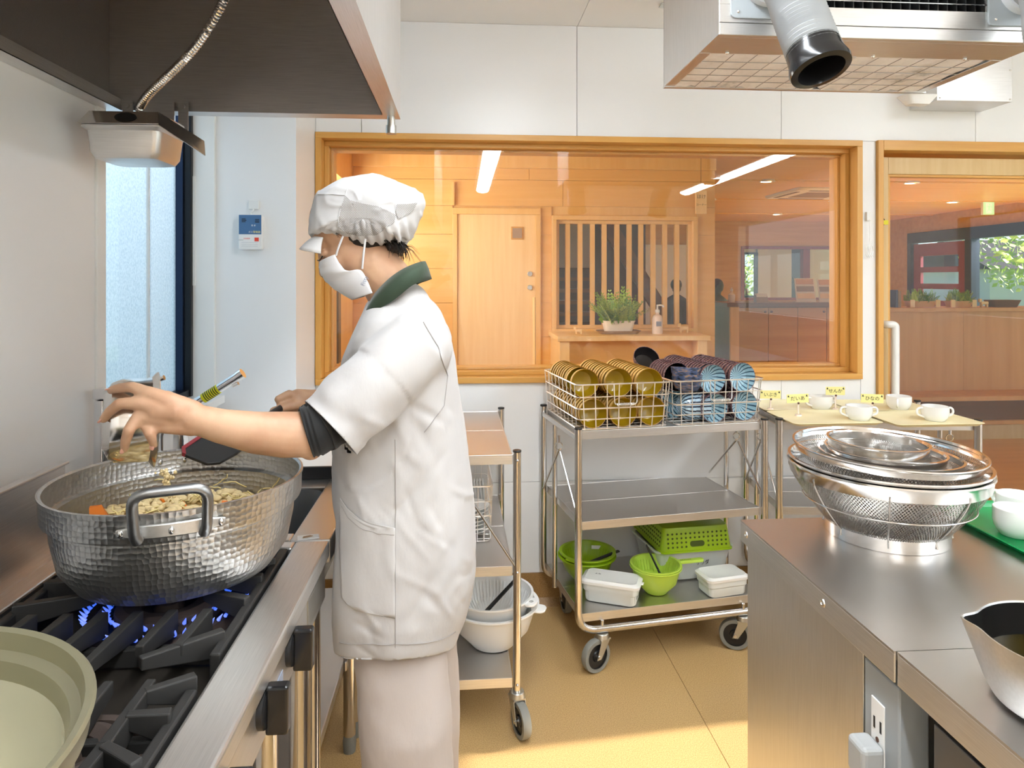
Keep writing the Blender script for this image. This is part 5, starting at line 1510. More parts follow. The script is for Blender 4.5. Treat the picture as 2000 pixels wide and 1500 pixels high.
text_mesh('どれっしんぐ', 'lettering', 'ink', t, .008, (.125, 0, .0943), (0, 0, 0))
spatula('black spatula standing in the pale green colander', TL(.358, .10, Zb + .085), T1A + 2.75, -1.12, .10)
t = bare('plastic_bin', 'white translucent bin under the upturned green basket on the lower shelf', 'bin', None, TL(.545, .275, Zb), (0, 0, T1A))
rings = []
for s_, z in ((.80, 0), (.84, .004), (.97, .115), (1.0, .12), (1.04, .122), (1.04, .128), (.99, .127), (.96, .115), (.83, .012)):
    ring = []
    for x, y in rounded(-.165 * s_, .165 * s_, -.13 * s_, .13 * s_, .03, 6):
        dip = .022 * math.exp(-(x / .07) ** 2) if z > .1 else 0
        ring.append((x, y, z - dip))
    rings.append(ring)
MB().loft(rings).build('bin_body', 'clear_plastic', t, 0, True)
text_mesh('サラダ', 'lettering', 'ink', t, .020, (.03, -.1225, .068), (PI / 2 - .1, 0, 0))
t = bare('green_basket', 'upturned lime green perforated basket on top of the white bin', 'basket', None, TL(.548, .285, Zb + .124), (0, 0, T1A - .04))
MB().loft([[(x, y, z) for x, y in rounded(-.150 * s_, .150 * s_, -.155 * s_, .155 * s_, .022)] for s_, z in ((1.03, 0), (1.03, .006), (1.0, .008), (.93, .088), (.91, .094), (.88, .095))]).build('basket_shell', 'lime', t, 0, True)
hm = MB()
for i in range(14):
    for j in range(4):
        x = -.122 + i * .0188; z = .022 + j * .0165
        if 4 < i < 9 and j < 2: continue
        y = -.155 * (1.0 - .07 * (z - .008) / .08) - .0008
        hm.cyl((x, y + .0005, z), (x, y - .0006, z), .0042, n=8)
for i in range(14):
    for j in range(4):
        y = -.125 + i * .0192; z = .022 + j * .0165
        x = -.150 * (1.0 - .07 * (z - .008) / .08) - .0008
        hm.cyl((x + .0005, y, z), (x - .0006, y, z), .0042, n=8)
q = hm.build('basket_holes', plain('lime_dark', hexc('3f4f0a'), .6), t); q['kind'] = 'stuff'
MB().prism(rounded(-.03, .03, .020, .042, .010), 'Y', -.1535, -.151).build('grip_hole', 'lime_dark', t)
# ---- narrow trolley contents
T2O, T2A = Vector((-.048, 2.115, 0)), math.radians(.6)
def T2(u, v, z): return TL(u, v, z, T2O, T2A)
t = basin('white_bowl', 'big white mixing bowl on the lowest shelf of the narrow trolley', 'bowl', T2(.160, .215, .166), .148, .135, 'white_plastic', 0, .010, None, .5)
m = MB().prism(rounded(.135, .185, -.028, .028, .02), 'Z', .128, .135).build('ear_grip', 'white_plastic', t, .003); m.rotation_euler.z = -.35
t = basin('white_colander', 'white ribbed colander nested in the white mixing bowl', 'colander', T2(.155, .215, .215), .138, .120, 'white_plastic', 0, .006, None, .5)
ribs(t, .138, .12, 'white_plastic', 60)
m = MB().prism(rounded(.130, .170, -.03, .03, .02), 'Z', .112, .119).build('ear_grip', 'white_plastic', t, .003); m.rotation_euler.z = -.55
MB().cyl((.150, 0, .1192), (.150, 0, .1200), .008, n=14).build('grip_hole', 'grout', t).rotation_euler.z = -.55
spatula('black spatula leaning in the white colander', T2(.135, .19, .280), .55, -.55, .16)
t = bare('plastic_bin', 'translucent bin at the back of the lowest shelf of the narrow trolley', 'bin', None, T2(.11, .50, .166), (0, 0, T2A))
MB().loft([[(x, y, z) for x, y in rounded(-.10 * s_, .10 * s_, -.12 * s_, .12 * s_, .03)] for s_, z in ((.85, 0), (1.0, .20), (1.06, .205), (1.06, .215), (.97, .212), (.84, .01))]).build('bin_body', 'clear_plastic', t, 0, True)
MB().loft([[(x, y, z) for x, y in rounded(-.085 * s_, .085 * s_, -.10 * s_, .10 * s_, .02)] for s_, z in ((1, .16), (1, .235), (.9, .24))]).build('green_insert', 'lime', t, 0, True)
b_ = wire_basket('wire basket of white plates on the middle shelf of the narrow trolley', .015, .150, .20, .52, .513, .70, .008, 5, 8, T2O, T2A, 'wire baskets', .0016, False)
me_p = MB().lathe([(0, .003), (.03, .003), (.032, 0), (.036, .001), (.055, .008), (.066, .016), (.0665, .018), (.064, .018), (.052, .011), (.03, .006), (0, .006)], 40)
o = me_p.build('plate_proto', 'porcelain', None, 0, True); mp_ = o.data; bpy.data.objects.remove(o)
for k in range(7):
    o = bpy.data.objects.new('plate', mp_); C.objects.link(o); o.location = T2(.083, .275, .520 + k * .013); o.rotation_euler = (0, 0, k)
    tag(o, 'white plate in the flat stack of the small wire basket', 'plate', 'flat stacked plates')
for k in range(10):
    o = bpy.data.objects.new('plate', mp_); C.objects.link(o); o.location = T2(.030 + k * .0105, .44, .588); o.rotation_euler = (0, PI / 2 - .1, 0)
    tag(o, 'white plate standing on edge in the small wire basket', 'plate', 'standing plates')
# ---- trays, cups and name tags on the third trolley
T3O, T3A = Vector((1.214, 2.535, 0)), math.radians(-6.0)
def T3(u, v, z): return TL(u, v, z, T3O, T3A)
def cream_tray(label, u, v, rz, z=.8575):
    t = bare('cream_tray', label, 'tray', 'cream trays', T3(u, v, z), (0, 0, T3A + rz))
    MB().loft([[(x, y, zz) for x, y in rounded(-.170 - e, .170 + e, -.125 - e, .125 + e, .02)] for e, zz in ((-.012, 0), (0, .010), (.003, .0115), (.001, .013), (-.003, .012), (-.012, .005))]).build('tray', 'cream_tray', t, 0, True)
cream_tray('cream tray at the front left of the trolley top', .185, .040, .10)
cream_tray('cream tray at the front right of the trolley top', .555, .035, .10)
cream_tray('cream tray at the rear left of the trolley top', .175, .298, .02)
cream_tray('cream tray at the rear right of the trolley top', .53, .298, .02)
soup_cup('white two handled cup at the rear left of the cream trays', T3(.262, .245, .8628), .2)
soup_cup('white two handled cup at the front left of the cream trays', T3(.315, .02, .8628), -.1)
soup_cup('white two handled cup at the rear right of the cream trays', T3(.585, .245, .8628), .9)
soup_cup('white two handled cup at the front right of the cream trays', T3(.60, .015, .8628), -.05)
def name_tag(label, body, u, v, w, ht, tilt):
    t = bare('name_tag', label, 'name tag', 'yellow name tags', T3(u, v, .8628), (0, tilt, T3A))
    MB().box(-w / 2, w / 2, -.001, .001, ht, ht + .034).build('card', 'label_yellow', t)
    text_mesh(body, 'lettering', 'ink', t, .019, (0, -.0014, ht + .016), (PI / 2, 0, 0))
    for sx in (-1, 1):
        MB().prism([(-.004, -.003), (.004, -.004), (.0, .005)], 'Y', -.0016, -.001).build('corner_mark', 'ink', t).location = (sx * w * .42, 0, ht + .027)
    MB().tube([(0, 0, .004), (.0, 0, ht * .5), (.002, 0, ht + .004)], .0035, 8).build('clip_stem', 'gel_clear', t, 0, True)
    MB().lathe([(0, 0), (.014, 0), (.012, .006), (0, .008)], 16).build('clip_base', 'gel_clear', t, 0, True)
    MB().sphere((.002, -.002, ht - .002), .0045, 8, 6).build('clip_head', 'brown_dot', t, 0, True)
name_tag('yellow name tag half hidden behind the blue bowls', 'いぶき', .045, .215, .085, .045, 0)
name_tag('yellow name tag standing at the front left corner of the trays', 'だいあ', .110, .085, .085, .052, -.05)
name_tag('yellow name tag standing behind the front left cup', 'せんか', .315, .225, .078, .060, 0)
name_tag('yellow name tag standing between the two front cups', 'ひなの', .405, .105, .088, .050, .03)
# ---- gas alarm on the pillar
t = thing('gas_alarm', 'white and blue gas alarm on the pillar behind the sink', 'alarm', (-.771, 2.6, 1.512))
MB().prism(rounded(-.042, .042, 0, .129, .008), 'Y', -.030, -.0005).build('case', 'white_plastic', t, .003)
MB().box(-.040, .040, -.0312, -.030, .056, .127).build('blue_face', plain('alarm_blue', hexc('47709c'), .4), t)
MB().box(-.034, .034, -.0312, -.030, .008, .048).build('paper_label', 'white_matte', t)
for i in range(4):
    MB().box(.018, .033, -.0320, -.0312, .099 + i * .005, .1015 + i * .005).build('speaker_slot', 'ink', t)
for i in range(3):
    MB().box(-.030, -.016 + .003 * (i % 2), -.0320, -.0312, .101 + i * .005, .1035 + i * .005).build('print_line', 'ink', t)
MB().lathe([(0, 0), (.0115, 0), (.0105, .002), (0, .0025)], 24).build('button', plain('alarm_yellow', hexc('e8c43a'), .4), t, 0, True)
bo = t.children[-1]; bo.location = (-.022, -.0312, .060); bo.rotation_euler = (PI / 2, 0, 0)
MB().box(.016, .031, -.0322, -.0312, .030, .044).build('red_sticker', plain('alarm_red', hexc('e8503a'), .4), t)
text_mesh('警報器', 'lettering', 'label_yellow', t, .009, (.024, -.0316, .064), (PI / 2, 0, 0), .0001)
text_mesh('電 源', 'lettering', 'white_plastic', t, .007, (.012, -.0316, .088), (PI / 2, 0, 0), .0001)
text_mesh('ガス', 'lettering', 'white_plastic', t, .008, (.002, -.0316, .064), (PI / 2, 0, 0), .0001)
text_mesh('交換期限', 'lettering', 'alarm_red', t, .006, (-.012, -.0314, .040), (PI / 2, 0, 0), .0001)
for i in range(3):
    MB().box(-.031, .028, -.0315, -.0312, .012 + i * .007, .0126 + i * .007).build('print_line', 'label_grey', t)
so = MB().prism(rounded(-.012, .026, .150, .184, .003), 'Y', -.012, -.0005).build('power_adapter', 'white_plastic', t, .002)
MB().tube(arc([(.006, -.008, .152), (.004, -.014, .142), (-.004, -.014, .138), (-.002, -.012, .128)], .005, 3), .0035, 8).build('lead', 'white_plastic', t, 0, True)
# hook strip beside the door
t = thing('wall_hook', 'white hook with small wire clips beside the sliding door', 'hook', (1.822, 2.94, 1.50))
MB().box(-.010, .010, -.014, -.0005, .165, .205).build('hook_plate', 'white_plastic', t, .002)
MB().tube([(0, -.016, .17), (.002, -.016, .12), (.0, -.016, .05)], .0012, 5).build('string', 'white_plastic', t)
for i in range(4):
    x = -.014 + i * .009
    MB().tube(arc([(x, -.016, .052), (x + .006, -.017, .03), (x - .003, -.018, .012), (x + .006, -.018, .002)], .006, 3), .0013, 5).build('wire_clip', 'galv', t, 0, True)
# folded foil scrap on the sink front
t = bare('paper_scrap', 'small white label scrap on the steel front between range and sink', 'paper', None, (-.325, 1.487, .8502), (0, 0, .25))
MB().hexa([(-.022, -.012, 0), (.022, -.012, 0), (.022, .012, 0), (-.022, .012, 0), (-.022, -.012, .001), (.022, -.012, .002), (.022, .012, .001), (-.022, .012, .002)]).build('scrap', 'white_matte', t)
MB().prism([(-.012, -.006), (.0, -.004), (.010, .0), (.004, .006), (-.010, .003)], 'Z', .0015, .0022).build('stain', 'saucer', t)
# ================================================================== THE COOK
n = NT('skin')
g = n.noise(n.coords('Object'), 16, 3)
n.link(n.ramp(g, [(.35, hexc('b98c6d')), (.65, hexc('c9a181'))]), n.b.inputs['Base Color'])
n.set(rough=.5, sss=.08); n.b.inputs['Subsurface Radius'].default_value = (.012, .004, .002)
n.bump(n.noise(n.coords('Object'), 420, 2), .08, .0006); MATS['skin'] = n.m
plain('nail', hexc('d9a08c'), .3)
def cloth(name, c1, c2, rough=.85, bump=.25, weave=900):
    n = NT(name)
    v = n.coords('Object')
    n.link(n.ramp(n.noise(v, 5, 3), [(.35, hexc(c1)), (.65, hexc(c2))]), n.b.inputs['Base Color'])
    n.set(rough=rough, sheen=.15)
    h = n.math('ADD', n.math('MULTIPLY', n.noise(n.coords('Object', (1, 1, .35)), 26, 4, .6), 1.0), n.math('MULTIPLY', n.noise(v, weave, 1), .06))
    n.bump(h, bump, .006)
    MATS[name] = n.m
cloth('tunic_cloth', 'b9b6b5', 'c2bfbd')
cloth('trouser_cloth', 'b9aea8', 'c1b7b1')
cloth('cap_cloth', 'bfbebf', 'c9c8c8', .85, .12)
cloth('collar_cloth', '22331f', '2b3d2b', .8, .12)
cloth('black_cloth', '0c0d0e', '131415', .8, .1)
cloth('mask_cloth', 'd2d2d5', 'dcdcde', .8, .05)
n = NT('net_cloth')
v = n.coords('Object', (1, 1, 1))
sx = n.new('ShaderNodeSeparateXYZ'); n.link(v, sx.inputs[0])
p = n.math('ABSOLUTE', n.math('SINE', n.math('MULTIPLY', n.math('ADD', sx.outputs[0], sx.outputs[2]), 900)))
q = n.math('ABSOLUTE', n.math('SINE', n.math('MULTIPLY', n.math('SUBTRACT', sx.outputs[0], sx.outputs[2]), 900)))
f = n.math('MULTIPLY', p, q)
n.link(n.ramp(f, [(.30, hexc('c9c8c8')), (.50, hexc('6f6a66'))]), n.b.inputs['Base Color']); n.set(rough=.9); MATS['net_cloth'] = n.m

MY = 1.53
person = thing('person', 'cook in white cap, mask and tunic tipping a steel bowl over the pot', 'person', (-.12, MY, 0))
def unparent_loc(o):
    """parts are modelled in place; keep them there under the person"""
    o.parent = person
    o.matrix_parent_inverse = Matrix.Translation(Vector(person.location)).inverted()
    return o
def remeshed(mb, name, mat, voxel, smooth=6, factor=.5):
    o = mb.build(name + '_raw', mat)
    r = o.modifiers.new('remesh', 'REMESH'); r.mode = 'VOXEL'; r.voxel_size = voxel; r.use_smooth_shade = True
    if smooth:
        s_ = o.modifiers.new('smooth', 'SMOOTH'); s_.factor = factor; s_.iterations = smooth
    me = evaluated(o)
    bpy.data.objects.remove(o)
    me.name = name
    me.materials.clear(); me.materials.append(MATS[mat])
    me.polygons.foreach_set('use_smooth', [True] * len(me.polygons))
    q = bpy.data.objects.new(name, me); C.objects.link(q)
    return q
def capsule(mb, pts, rads, n_=18):
    """chain of tapered capsules with ball joints"""
    for p, r in zip(pts, rads):
        mb.sphere(p, r, n_, 12)
    for i in range(len(pts) - 1):
        mb.cyl(pts[i], pts[i + 1], rads[i], rads[i + 1], n_)
# head frame
HC = Vector((-.235, MY, 1.510)); dl = math.radians(35)
HF = Vector((-math.cos(dl), 0, -math.sin(dl))); HU = Vector((-math.sin(dl), 0, math.cos(dl))); HR = Vector((0, 1, 0))
def H(f, u, r=0): return HC + HF * f + HU * u + HR * r
def ell(mb, c, rf, ru, rr_, n_=24):
    s0 = len(mb.v); mb.sphere((0, 0, 0), 1.0, n_, 16)
    for i in range(s0, len(mb.v)):
        x, y, z = mb.v[i]
        mb.v[i] = tuple(c + HF * (x * rf) + HR * (y * rr_) + HU * (z * ru))
b = MB()
ell(b, H(-.012, .022), .098, .088, .076); ell(b, H(.032, -.045), .058, .080, .060); ell(b, H(.055, -.102), .026, .022, .026)
ell(b, H(.068, .012), .026, .020, .050); ell(b, H(.015, -.080), .055, .035, .055)
capsule(b, [H(.088, -.002), H(.106, -.040)], [.008, .013]); ell(b, H(.098, -.043), .012, .010, .018)
for s_ in (-1, 1):
    ell(b, H(.060, -.040, s_ * .034), .024, .028, .024)
    ell(b, H(.078, -.010, s_ * .030), .012, .009, .014)
    ell(b, H(-.015, .000, s_ * .076), .018, .028, .009); ell(b, H(-.011, .000, s_ * .081), .010, .018, .005)
ell(b, H(.086, -.075), .012, .007, .024); ell(b, H(.084, -.085), .012, .007, .020)
# neck, trunk, legs
capsule(b, [(-.195, MY, 1.43), (-.165, MY, 1.40), (-.135, MY, 1.335)], [.060, .057, .054])
capsule(b, [(-.13, MY - .09, 1.270), (-.13, MY + .09, 1.270)], [.042, .042])
capsule(b, [(-.135, MY, 1.25), (-.135, MY, 1.10), (-.13, MY, .93), (-.125, MY, .80)], [.080, .085, .085, .09])
for s_ in (-1, 1):
    capsule(b, [(-.13, MY + s_ * .060, .80), (-.125, MY + s_ * .072, .60), (-.12, MY + s_ * .09, .45), (-.11, MY + s_ * .09, .10)], [.048, .046, .044, .034])
    capsule(b, [(-.10, MY + s_ * .09, .055), (-.25, MY + s_ * .10, .04)], [.034, .026])
# near arm
capsule(b, [(-.105, 1.42, 1.245), (-.16, 1.375, 1.19), (-.250, 1.328, 1.128), (-.291, 1.315, 1.111)], [.042, .044, .044, .043], 22)
capsule(b, [(-.291, 1.315, 1.108), (-.326, 1.300, 1.112), (-.370, 1.275, 1.122), (-.419, 1.235, 1.143), (-.458, 1.205, 1.164)], [.042, .0425, .038, .030, .0245], 22)
b.sphere((-.283, 1.318, 1.083), .024, 16, 10)
# near hand: palm plate, knuckles, fingers, thumb
def limbs(pts, rads): capsule(b, [Vector(p) for p in pts], rads, 14)
hd = Vector((0, .012, 0))
W0 = Vector((-.458, 1.205, 1.164)); K = [Vector(p) for p in ((-.524, 1.190, 1.210), (-.532, 1.182, 1.194), (-.537, 1.184, 1.172), (-.527, 1.190, 1.156))]
for i, k in enumerate(K):
    w_ = W0 + Vector((0, 0, .012 - .008 * i))
    limbs([w_, w_.lerp(k, .5) + Vector((0, -.003, 0)), k], [.019, .0175 - .001 * i, .0120 - .0008 * i])
limbs([(-.480, 1.195, 1.178), (-.51, 1.192, 1.180)], [.022, .020])
limbs([K[0], (-.554, 1.197, 1.2195), (-.580, 1.209, 1.216), (-.598, 1.219, 1.211)], [.0115, .0096, .0086, .0074])
limbs([K[1], (-.565, 1.180, 1.195), (-.584, 1.186, 1.181), (-.599, 1.196, 1.166)], [.0115, .0098, .0086, .0074])
limbs([K[2], (-.547, 1.172, 1.152), (-.555, 1.178, 1.133), (-.561, 1.187, 1.118)], [.0110, .0094, .0084, .0072])
limbs([K[3], (-.517, 1.178, 1.145), (-.515, 1.184, 1.133), (-.516, 1.192, 1.122)], [.0100, .0086, .0076, .0066])
limbs([(-.485, 1.207, 1.182), (-.508, 1.228, 1.196), (-.532, 1.246, 1.196), (-.548, 1.258, 1.186)], [.016, .012, .0105, .009])
# far arm and fist round the paddle shaft
capsule(b, [(-.112, 1.64, 1.245), (-.16, 1.745, 1.17), (-.205, 1.80, 1.075)], [.042, .044, .042], 20)
capsule(b, [(-.205, 1.80, 1.075), (-.290, 1.775, 1.088), (-.368, 1.738, 1.102)], [.042, .034, .0245], 20)
capsule(b, [(-.368, 1.738, 1.102), (-.400, 1.715, 1.108)], [.024, .024])
for i in range(4):
    k = Vector((-.418 + .004 * i, 1.700 + .003 * i, 1.122 - .014 * i))
    limbs([Vector((-.395, 1.712, 1.112 - .008 * i)), k, k + Vector((-.022, -.012, -.010)), k + Vector((-.024, .010, -.020)), k + Vector((-.006, .022, -.018))], [.012, .0105, .0095, .0088, .008])
limbs([(-.39, 1.700, 1.098), (-.418, 1.682, 1.094), (-.448, 1.672, 1.088)], [.0125, .0105, .0085])
body = remeshed(b, 'body', 'skin', .0033, 4, .5)
unparent_loc(body); body['label'] = 'bare forearms, hands, neck and face'
def nail(p, d, r=.0042):
    m = MB().sphere((0, 0, 0), 1, 10, 6); M = Matrix.Translation(Vector(p)) @ Vector(d).to_track_quat('X', 'Z').to_matrix().to_4x4() @ Matrix.Diagonal((r * 1.4, r, r * .35, 1))
    return unparent_loc(m.xf(M).build('fingernail', 'nail', None, 0, 'all'))
nail((-.601, 1.2135, 1.2135), (-.9, .3, -.2)); nail((-.602, 1.1905, 1.164), (-.6, .3, -.6)); nail((-.562, 1.1815, 1.115), (-.3, .3, -.8)); nail((-.517, 1.187, 1.119), (0, .3, -.9))

# ---- tunic
TOR = [(1.355, -.205, -.062, .070), (1.335, -.212, -.047, .105), (1.312, -.222, -.036, .140), (1.28, -.236, -.025, .160), (1.227, -.257, -.013, .158), (1.159, -.268, -.004, .150), (1.092, -.274, .006, .145), (1.024, -.277, .015, .145), (.945, -.279, .023, .150), (.889, -.271, .029, .156), (.821, -.272, .033, .163), (.742, -.275, .031, .168), (.686, -.276, .021, .170), (.63, -.275, .004, .168), (.606, -.274, -.004, .166)]
def sring(z, x0, x1, hy, cy=MY, n_=64, e=.82):
    R = []
    for i in range(n_):
        a = 2 * PI * i / n_; ca, sa = math.cos(a), math.sin(a)
        x = (x0 + x1) / 2 + (x1 - x0) / 2 * math.copysign(abs(ca) ** e, ca)
        y = cy + hy * math.copysign(abs(sa) ** e, sa)
        R.append((x, y, z))
    return R
m = MB()
m.loft([sring(*t_) for t_ in TOR])
CUFF = Vector((-.250, 1.334, 1.117)); SHO = Vector((-.095, 1.405, 1.262)); ax = (CUFF - SHO).normalized()
def sleeve(mb, pts, rads, n_=40, squash=.86):
    mb.tube(pts, rads, n_)
m.sphere((-.118, MY, 1.338), 1.0, 24, 16, (.052, .085, .058))
m.sphere((-.098, 1.425, 1.258), .082, 24, 16, (1.0, .78, .95))
sleeve(m, [SHO - ax * .02, SHO + ax * .04, SHO + ax * .11, CUFF - ax * .02, CUFF + ax * .030], [.068, .074, .075, .074, .074])
CUF2 = Vector((-.20, 1.79, 1.085)); SH2 = Vector((-.105, 1.655, 1.262)); ax2 = (CUF2 - SH2).normalized()
m.sphere((-.100, 1.645, 1.255), .080, 24, 16, (1.0, .72, .92))
sleeve(m, [SH2 - ax2 * .02, SH2 + ax2 * .06, SH2 + ax2 * .14, CUF2 + ax2 * .03], [.068, .070, .069, .069])
tunic = remeshed(m, 'tunic', 'tunic_cloth', .0055, 12, .5)
# open the cuffs and the hem, then fold the cloth
bm = bmesh.new(); bm.from_mesh(tunic.data)
def cut(co, no, sel):
    fs_ = [f_ for f_ in bm.faces if sel(f_.calc_center_median())]
    g_ = set(fs_)
    for f_ in fs_: g_.update(f_.edges); g_.update(f_.verts)
    bmesh.ops.bisect_plane(bm, geom=list(g_), plane_co=co, plane_no=no, clear_outer=True)
cut(Vector((0, 0, .614)), Vector((0, 0, -1)), lambda c_: c_.z < .66)
cut(CUFF, ax, lambda c_: (c_ - CUFF).length < .10 and (c_ - CUFF).dot(ax) > -.03)
cut(CUF2, ax2, lambda c_: (c_ - CUF2).length < .10 and (c_ - CUF2).dot(ax2) > -.03)
bm.normal_update()
creases = [((-.05, 1.39, 1.20), (-.14, -.05, -.05), .008, .010), ((-.02, 1.41, 1.10), (-.10, -.03, .06), .006, .010), ((-.155, 1.40, 1.165), (.05, -.12, -.25), .010, .016), ((-.10, 1.39, 1.13), (.10, -.02, -.18), .009, .014), ((-.03, 1.42, 1.05), (-.12, -.05, -.14), .006, .012), ((-.02, 1.40, .86), (-.10, -.04, -.16), .006, .012), ((-.10, 1.38, .80), (.10, -.02, -.10), .005, .010), ((-.06, 1.38, .98), (.07, 0, -.2), .005, .014)]
random.seed(31)
fine_creases = []
for i in range(26):
    x = random.uniform(-.22, .0); z = random.uniform(.66, 1.16); L_ = random.uniform(.05, .13); an = random.choice((-1, 1)) * random.uniform(.5, 1.25)
    fine_creases.append((Vector((x, 1.375 + .05 * abs(x + .12) / .12, z)), Vector((math.cos(an) * L_, 0, -abs(math.sin(an)) * L_)), random.choice((-1, 1, 1)) * random.uniform(.0016, .0034), random.uniform(.005, .009)))
mv = []
for v_ in bm.verts:
    p_ = v_.co
    w_ = min(1, max(0, (1.30 - p_.z) / .18))
    a_ = math.atan2(p_.y - MY, p_.x + .13)
    d_ = .006 * w_ * noise.noise(Vector((a_ * 2.4, p_.z * 2.0, 3.1)))
    d_ += .0020 * w_ * noise.noise(Vector((p_.x * 22 + p_.z * 9, p_.y * 20, p_.z * 8)))
    d_ += .0012 * noise.noise(Vector((p_.x * 40 - p_.z * 26, p_.y * 30, p_.z * 22 + 7)))
    d_ += .0035 * w_ * noise.noise(Vector((p_.x * 7 + p_.z * 5, p_.y * 7, p_.z * 3.2 - p_.x * 4)))
    near_cuff = (p_ - CUFF).length
    if near_cuff < .16:
        t_ = (p_ - CUFF).dot(ax)
        d_ += .003 * math.sin(t_ * 60 + 3 * noise.noise(p_ * 14))
    if p_.z < .80:
        d_ += .0035 * (.80 - p_.z) / .2 * math.sin(a_ * 4 + 1.0)
    for c0, cd, am, wd in creases:
        c0 = Vector(c0); cd = Vector(cd); t_ = max(0, min(1, (p_ - c0).dot(cd) / cd.length_squared)); q_ = (p_ - (c0 + cd * t_)).length
        d_ -= am * math.exp(-(q_ / wd) ** 2) * math.sin(PI * min(1, max(.0, t_ * .9 + .05)))
    if p_.y < 1.50:
        for c0, cd, am, wd in fine_creases:
            q0 = Vector((p_.x - c0.x, 0, p_.z - c0.z)); t_ = max(0, min(1, q0.dot(cd) / cd.length_squared)); q_ = (q0 - cd * t_).length
            if q_ < wd * 2.5: d_ += am * math.exp(-(q_ / wd) ** 2) * math.sin(PI * min(1, max(0, t_ * .9 + .05)))
    mv.append((v_, v_.normal * d_))
for v_, d_ in mv: v_.co += d_
# the hem is cut higher at the side seams
for v_ in bm.verts:
    if v_.co.z < .74:
        k_ = (.74 - v_.co.z) / .134
        side = max(0, abs(v_.co.y - MY) / .17) ** 2
        v_.co.z += .040 * side * k_
bm.normal_update()
tb = BVHTree.FromBMesh(bm)
bm.to_mesh(tunic.data); bm.free()
sd_ = tunic.modifiers.new('thickness', 'SOLIDIFY'); sd_.thickness = .0018; sd_.offset = -1
unparent_loc(tunic); tunic['label'] = 'short sleeved off-white tunic'
def onto(x, z, y0=1.0, off=.002):
    h_ = tb.ray_cast(Vector((x, y0, z)), Vector((0, 1, 0)))
    if h_[0] is None: return None
    return h_[0] + h_[1] * off
def patch(poly, name, mat, parent, off=.003, step=.008, thick=.0015):
    """cloth patch lying on the near side of the tunic inside an x-z outline"""
    def inside(x, z):
        c_ = False
        for i in range(len(poly)):
            (x0, z0), (x1, z1) = poly[i], poly[i - 1]
            if (z0 > z) != (z1 > z) and x < (x1 - x0) * (z - z0) / (z1 - z0) + x0: c_ = not c_
        return c_
    zs_ = [p_[1] for p_ in poly]; z0, z1 = min(zs_), max(zs_); nz_ = max(4, int((z1 - z0) / step)); nx_ = 22
    rows = []
    for j in range(nz_ + 1):
        z = z0 + (z1 - z0) * (j + .001) / (nz_ + .002)
        xs_ = []
        for i in range(len(poly)):
            (xa, za), (xb, zb) = poly[i], poly[i - 1]
            if (za > z) != (zb > z): xs_.append((xb - xa) * (z - za) / (zb - za) + xa)
        if len(xs_) < 2: continue
        row = [onto(min(xs_) + (max(xs_) - min(xs_)) * i / nx_, z, 1.0, off) for i in range(nx_ + 1)]
        if all(row): rows.append(row)
    o_ = MB().loft(rows, False).build(name, mat, None, 0, 'all')
    s_ = o_.modifiers.new('thickness', 'SOLIDIFY'); s_.thickness = thick; s_.offset = 0
    o_.parent = parent
    if parent is not person: o_.matrix_parent_inverse = parent.matrix_parent_inverse.copy() if False else Matrix.Translation(Vector((0, 0, 0)))
    return o_
def under(o_, parent):
    """child of a part that already sits in place"""
    o_.parent = parent
    return o_
bpy.context.view_layer.update()
def attach(o_, parent):
    bpy.context.view_layer.update()
    o_.parent = parent; o_.matrix_parent_inverse = parent.matrix_world.inverted()
    return o_
POCK = [(-.243, .955), (-.228, .938), (-.202, .923), (-.167, .914), (-.130, .911), (-.129, .735), (-.172, .738), (-.212, .744), (-.238, .756), (-.246, .86)]
pk = patch(POCK, 'pocket', 'tunic_cloth', person, .0035); pk.parent = None; attach(pk, tunic)
def stitch(pts, name='seam', r=.0009, off=.0012, mat='seam_cloth', n_=40):
    P_ = []
    for i in range(len(pts) - 1):
        for k in range(n_):
            x = pts[i][0] + (pts[i + 1][0] - pts[i][0]) * k / n_; z = pts[i][1] + (pts[i + 1][1] - pts[i][1]) * k / n_
            q_ = onto(x, z, 1.0, off)
            if q_ is not None: P_.append(q_)
    o_ = MB().tube(P_, r, 6).build(name, mat, None, 0, True)
    return attach(o_, tunic)
plain('seam_cloth', hexc('a09b98'), .9)
stitch([(-.131, 1.08), (-.130, .912), (-.128, .67)])
stitch([(-.240, .940), (-.225, .920), (-.200, .905), (-.165, .896), (-.131, .893)], 'pocket_hem', .0008, .0042)
stitch([(-.245, .665), (-.19, .678), (-.128, .684), (-.06, .674), (-.01, .668)], 'hem_stitch', .0008, .001)
stitch([(-.075, 1.315), (-.045, 1.265), (-.028, 1.20), (-.035, 1.14), (-.075, 1.09)], 'armhole_seam', .0010, .0012)
# black undersleeve
m = MB()
pts = [CUFF - ax * .05, CUFF + Vector((-.018, -.010, .004)), Vector((-.272, 1.319, 1.118)), Vector((-.291, 1.3145, 1.1125))]
fine = []; rr = []
for i in range(len(pts) - 1):
    for k in range(14):
        t_ = k / 14; fine.append(pts[i].lerp(pts[i + 1], t_)); rr.append(.0535 - .0045 * (i + t_) / 3 + .0012 * math.sin((i * 14 + k) * 1.1))
m.tube(fine, rr, 40, False, False)
us = m.build('undersleeve', 'black_cloth', None, 0, 'all'); us.modifiers.new('thickness', 'SOLIDIFY').thickness = .002
attach(us, person)
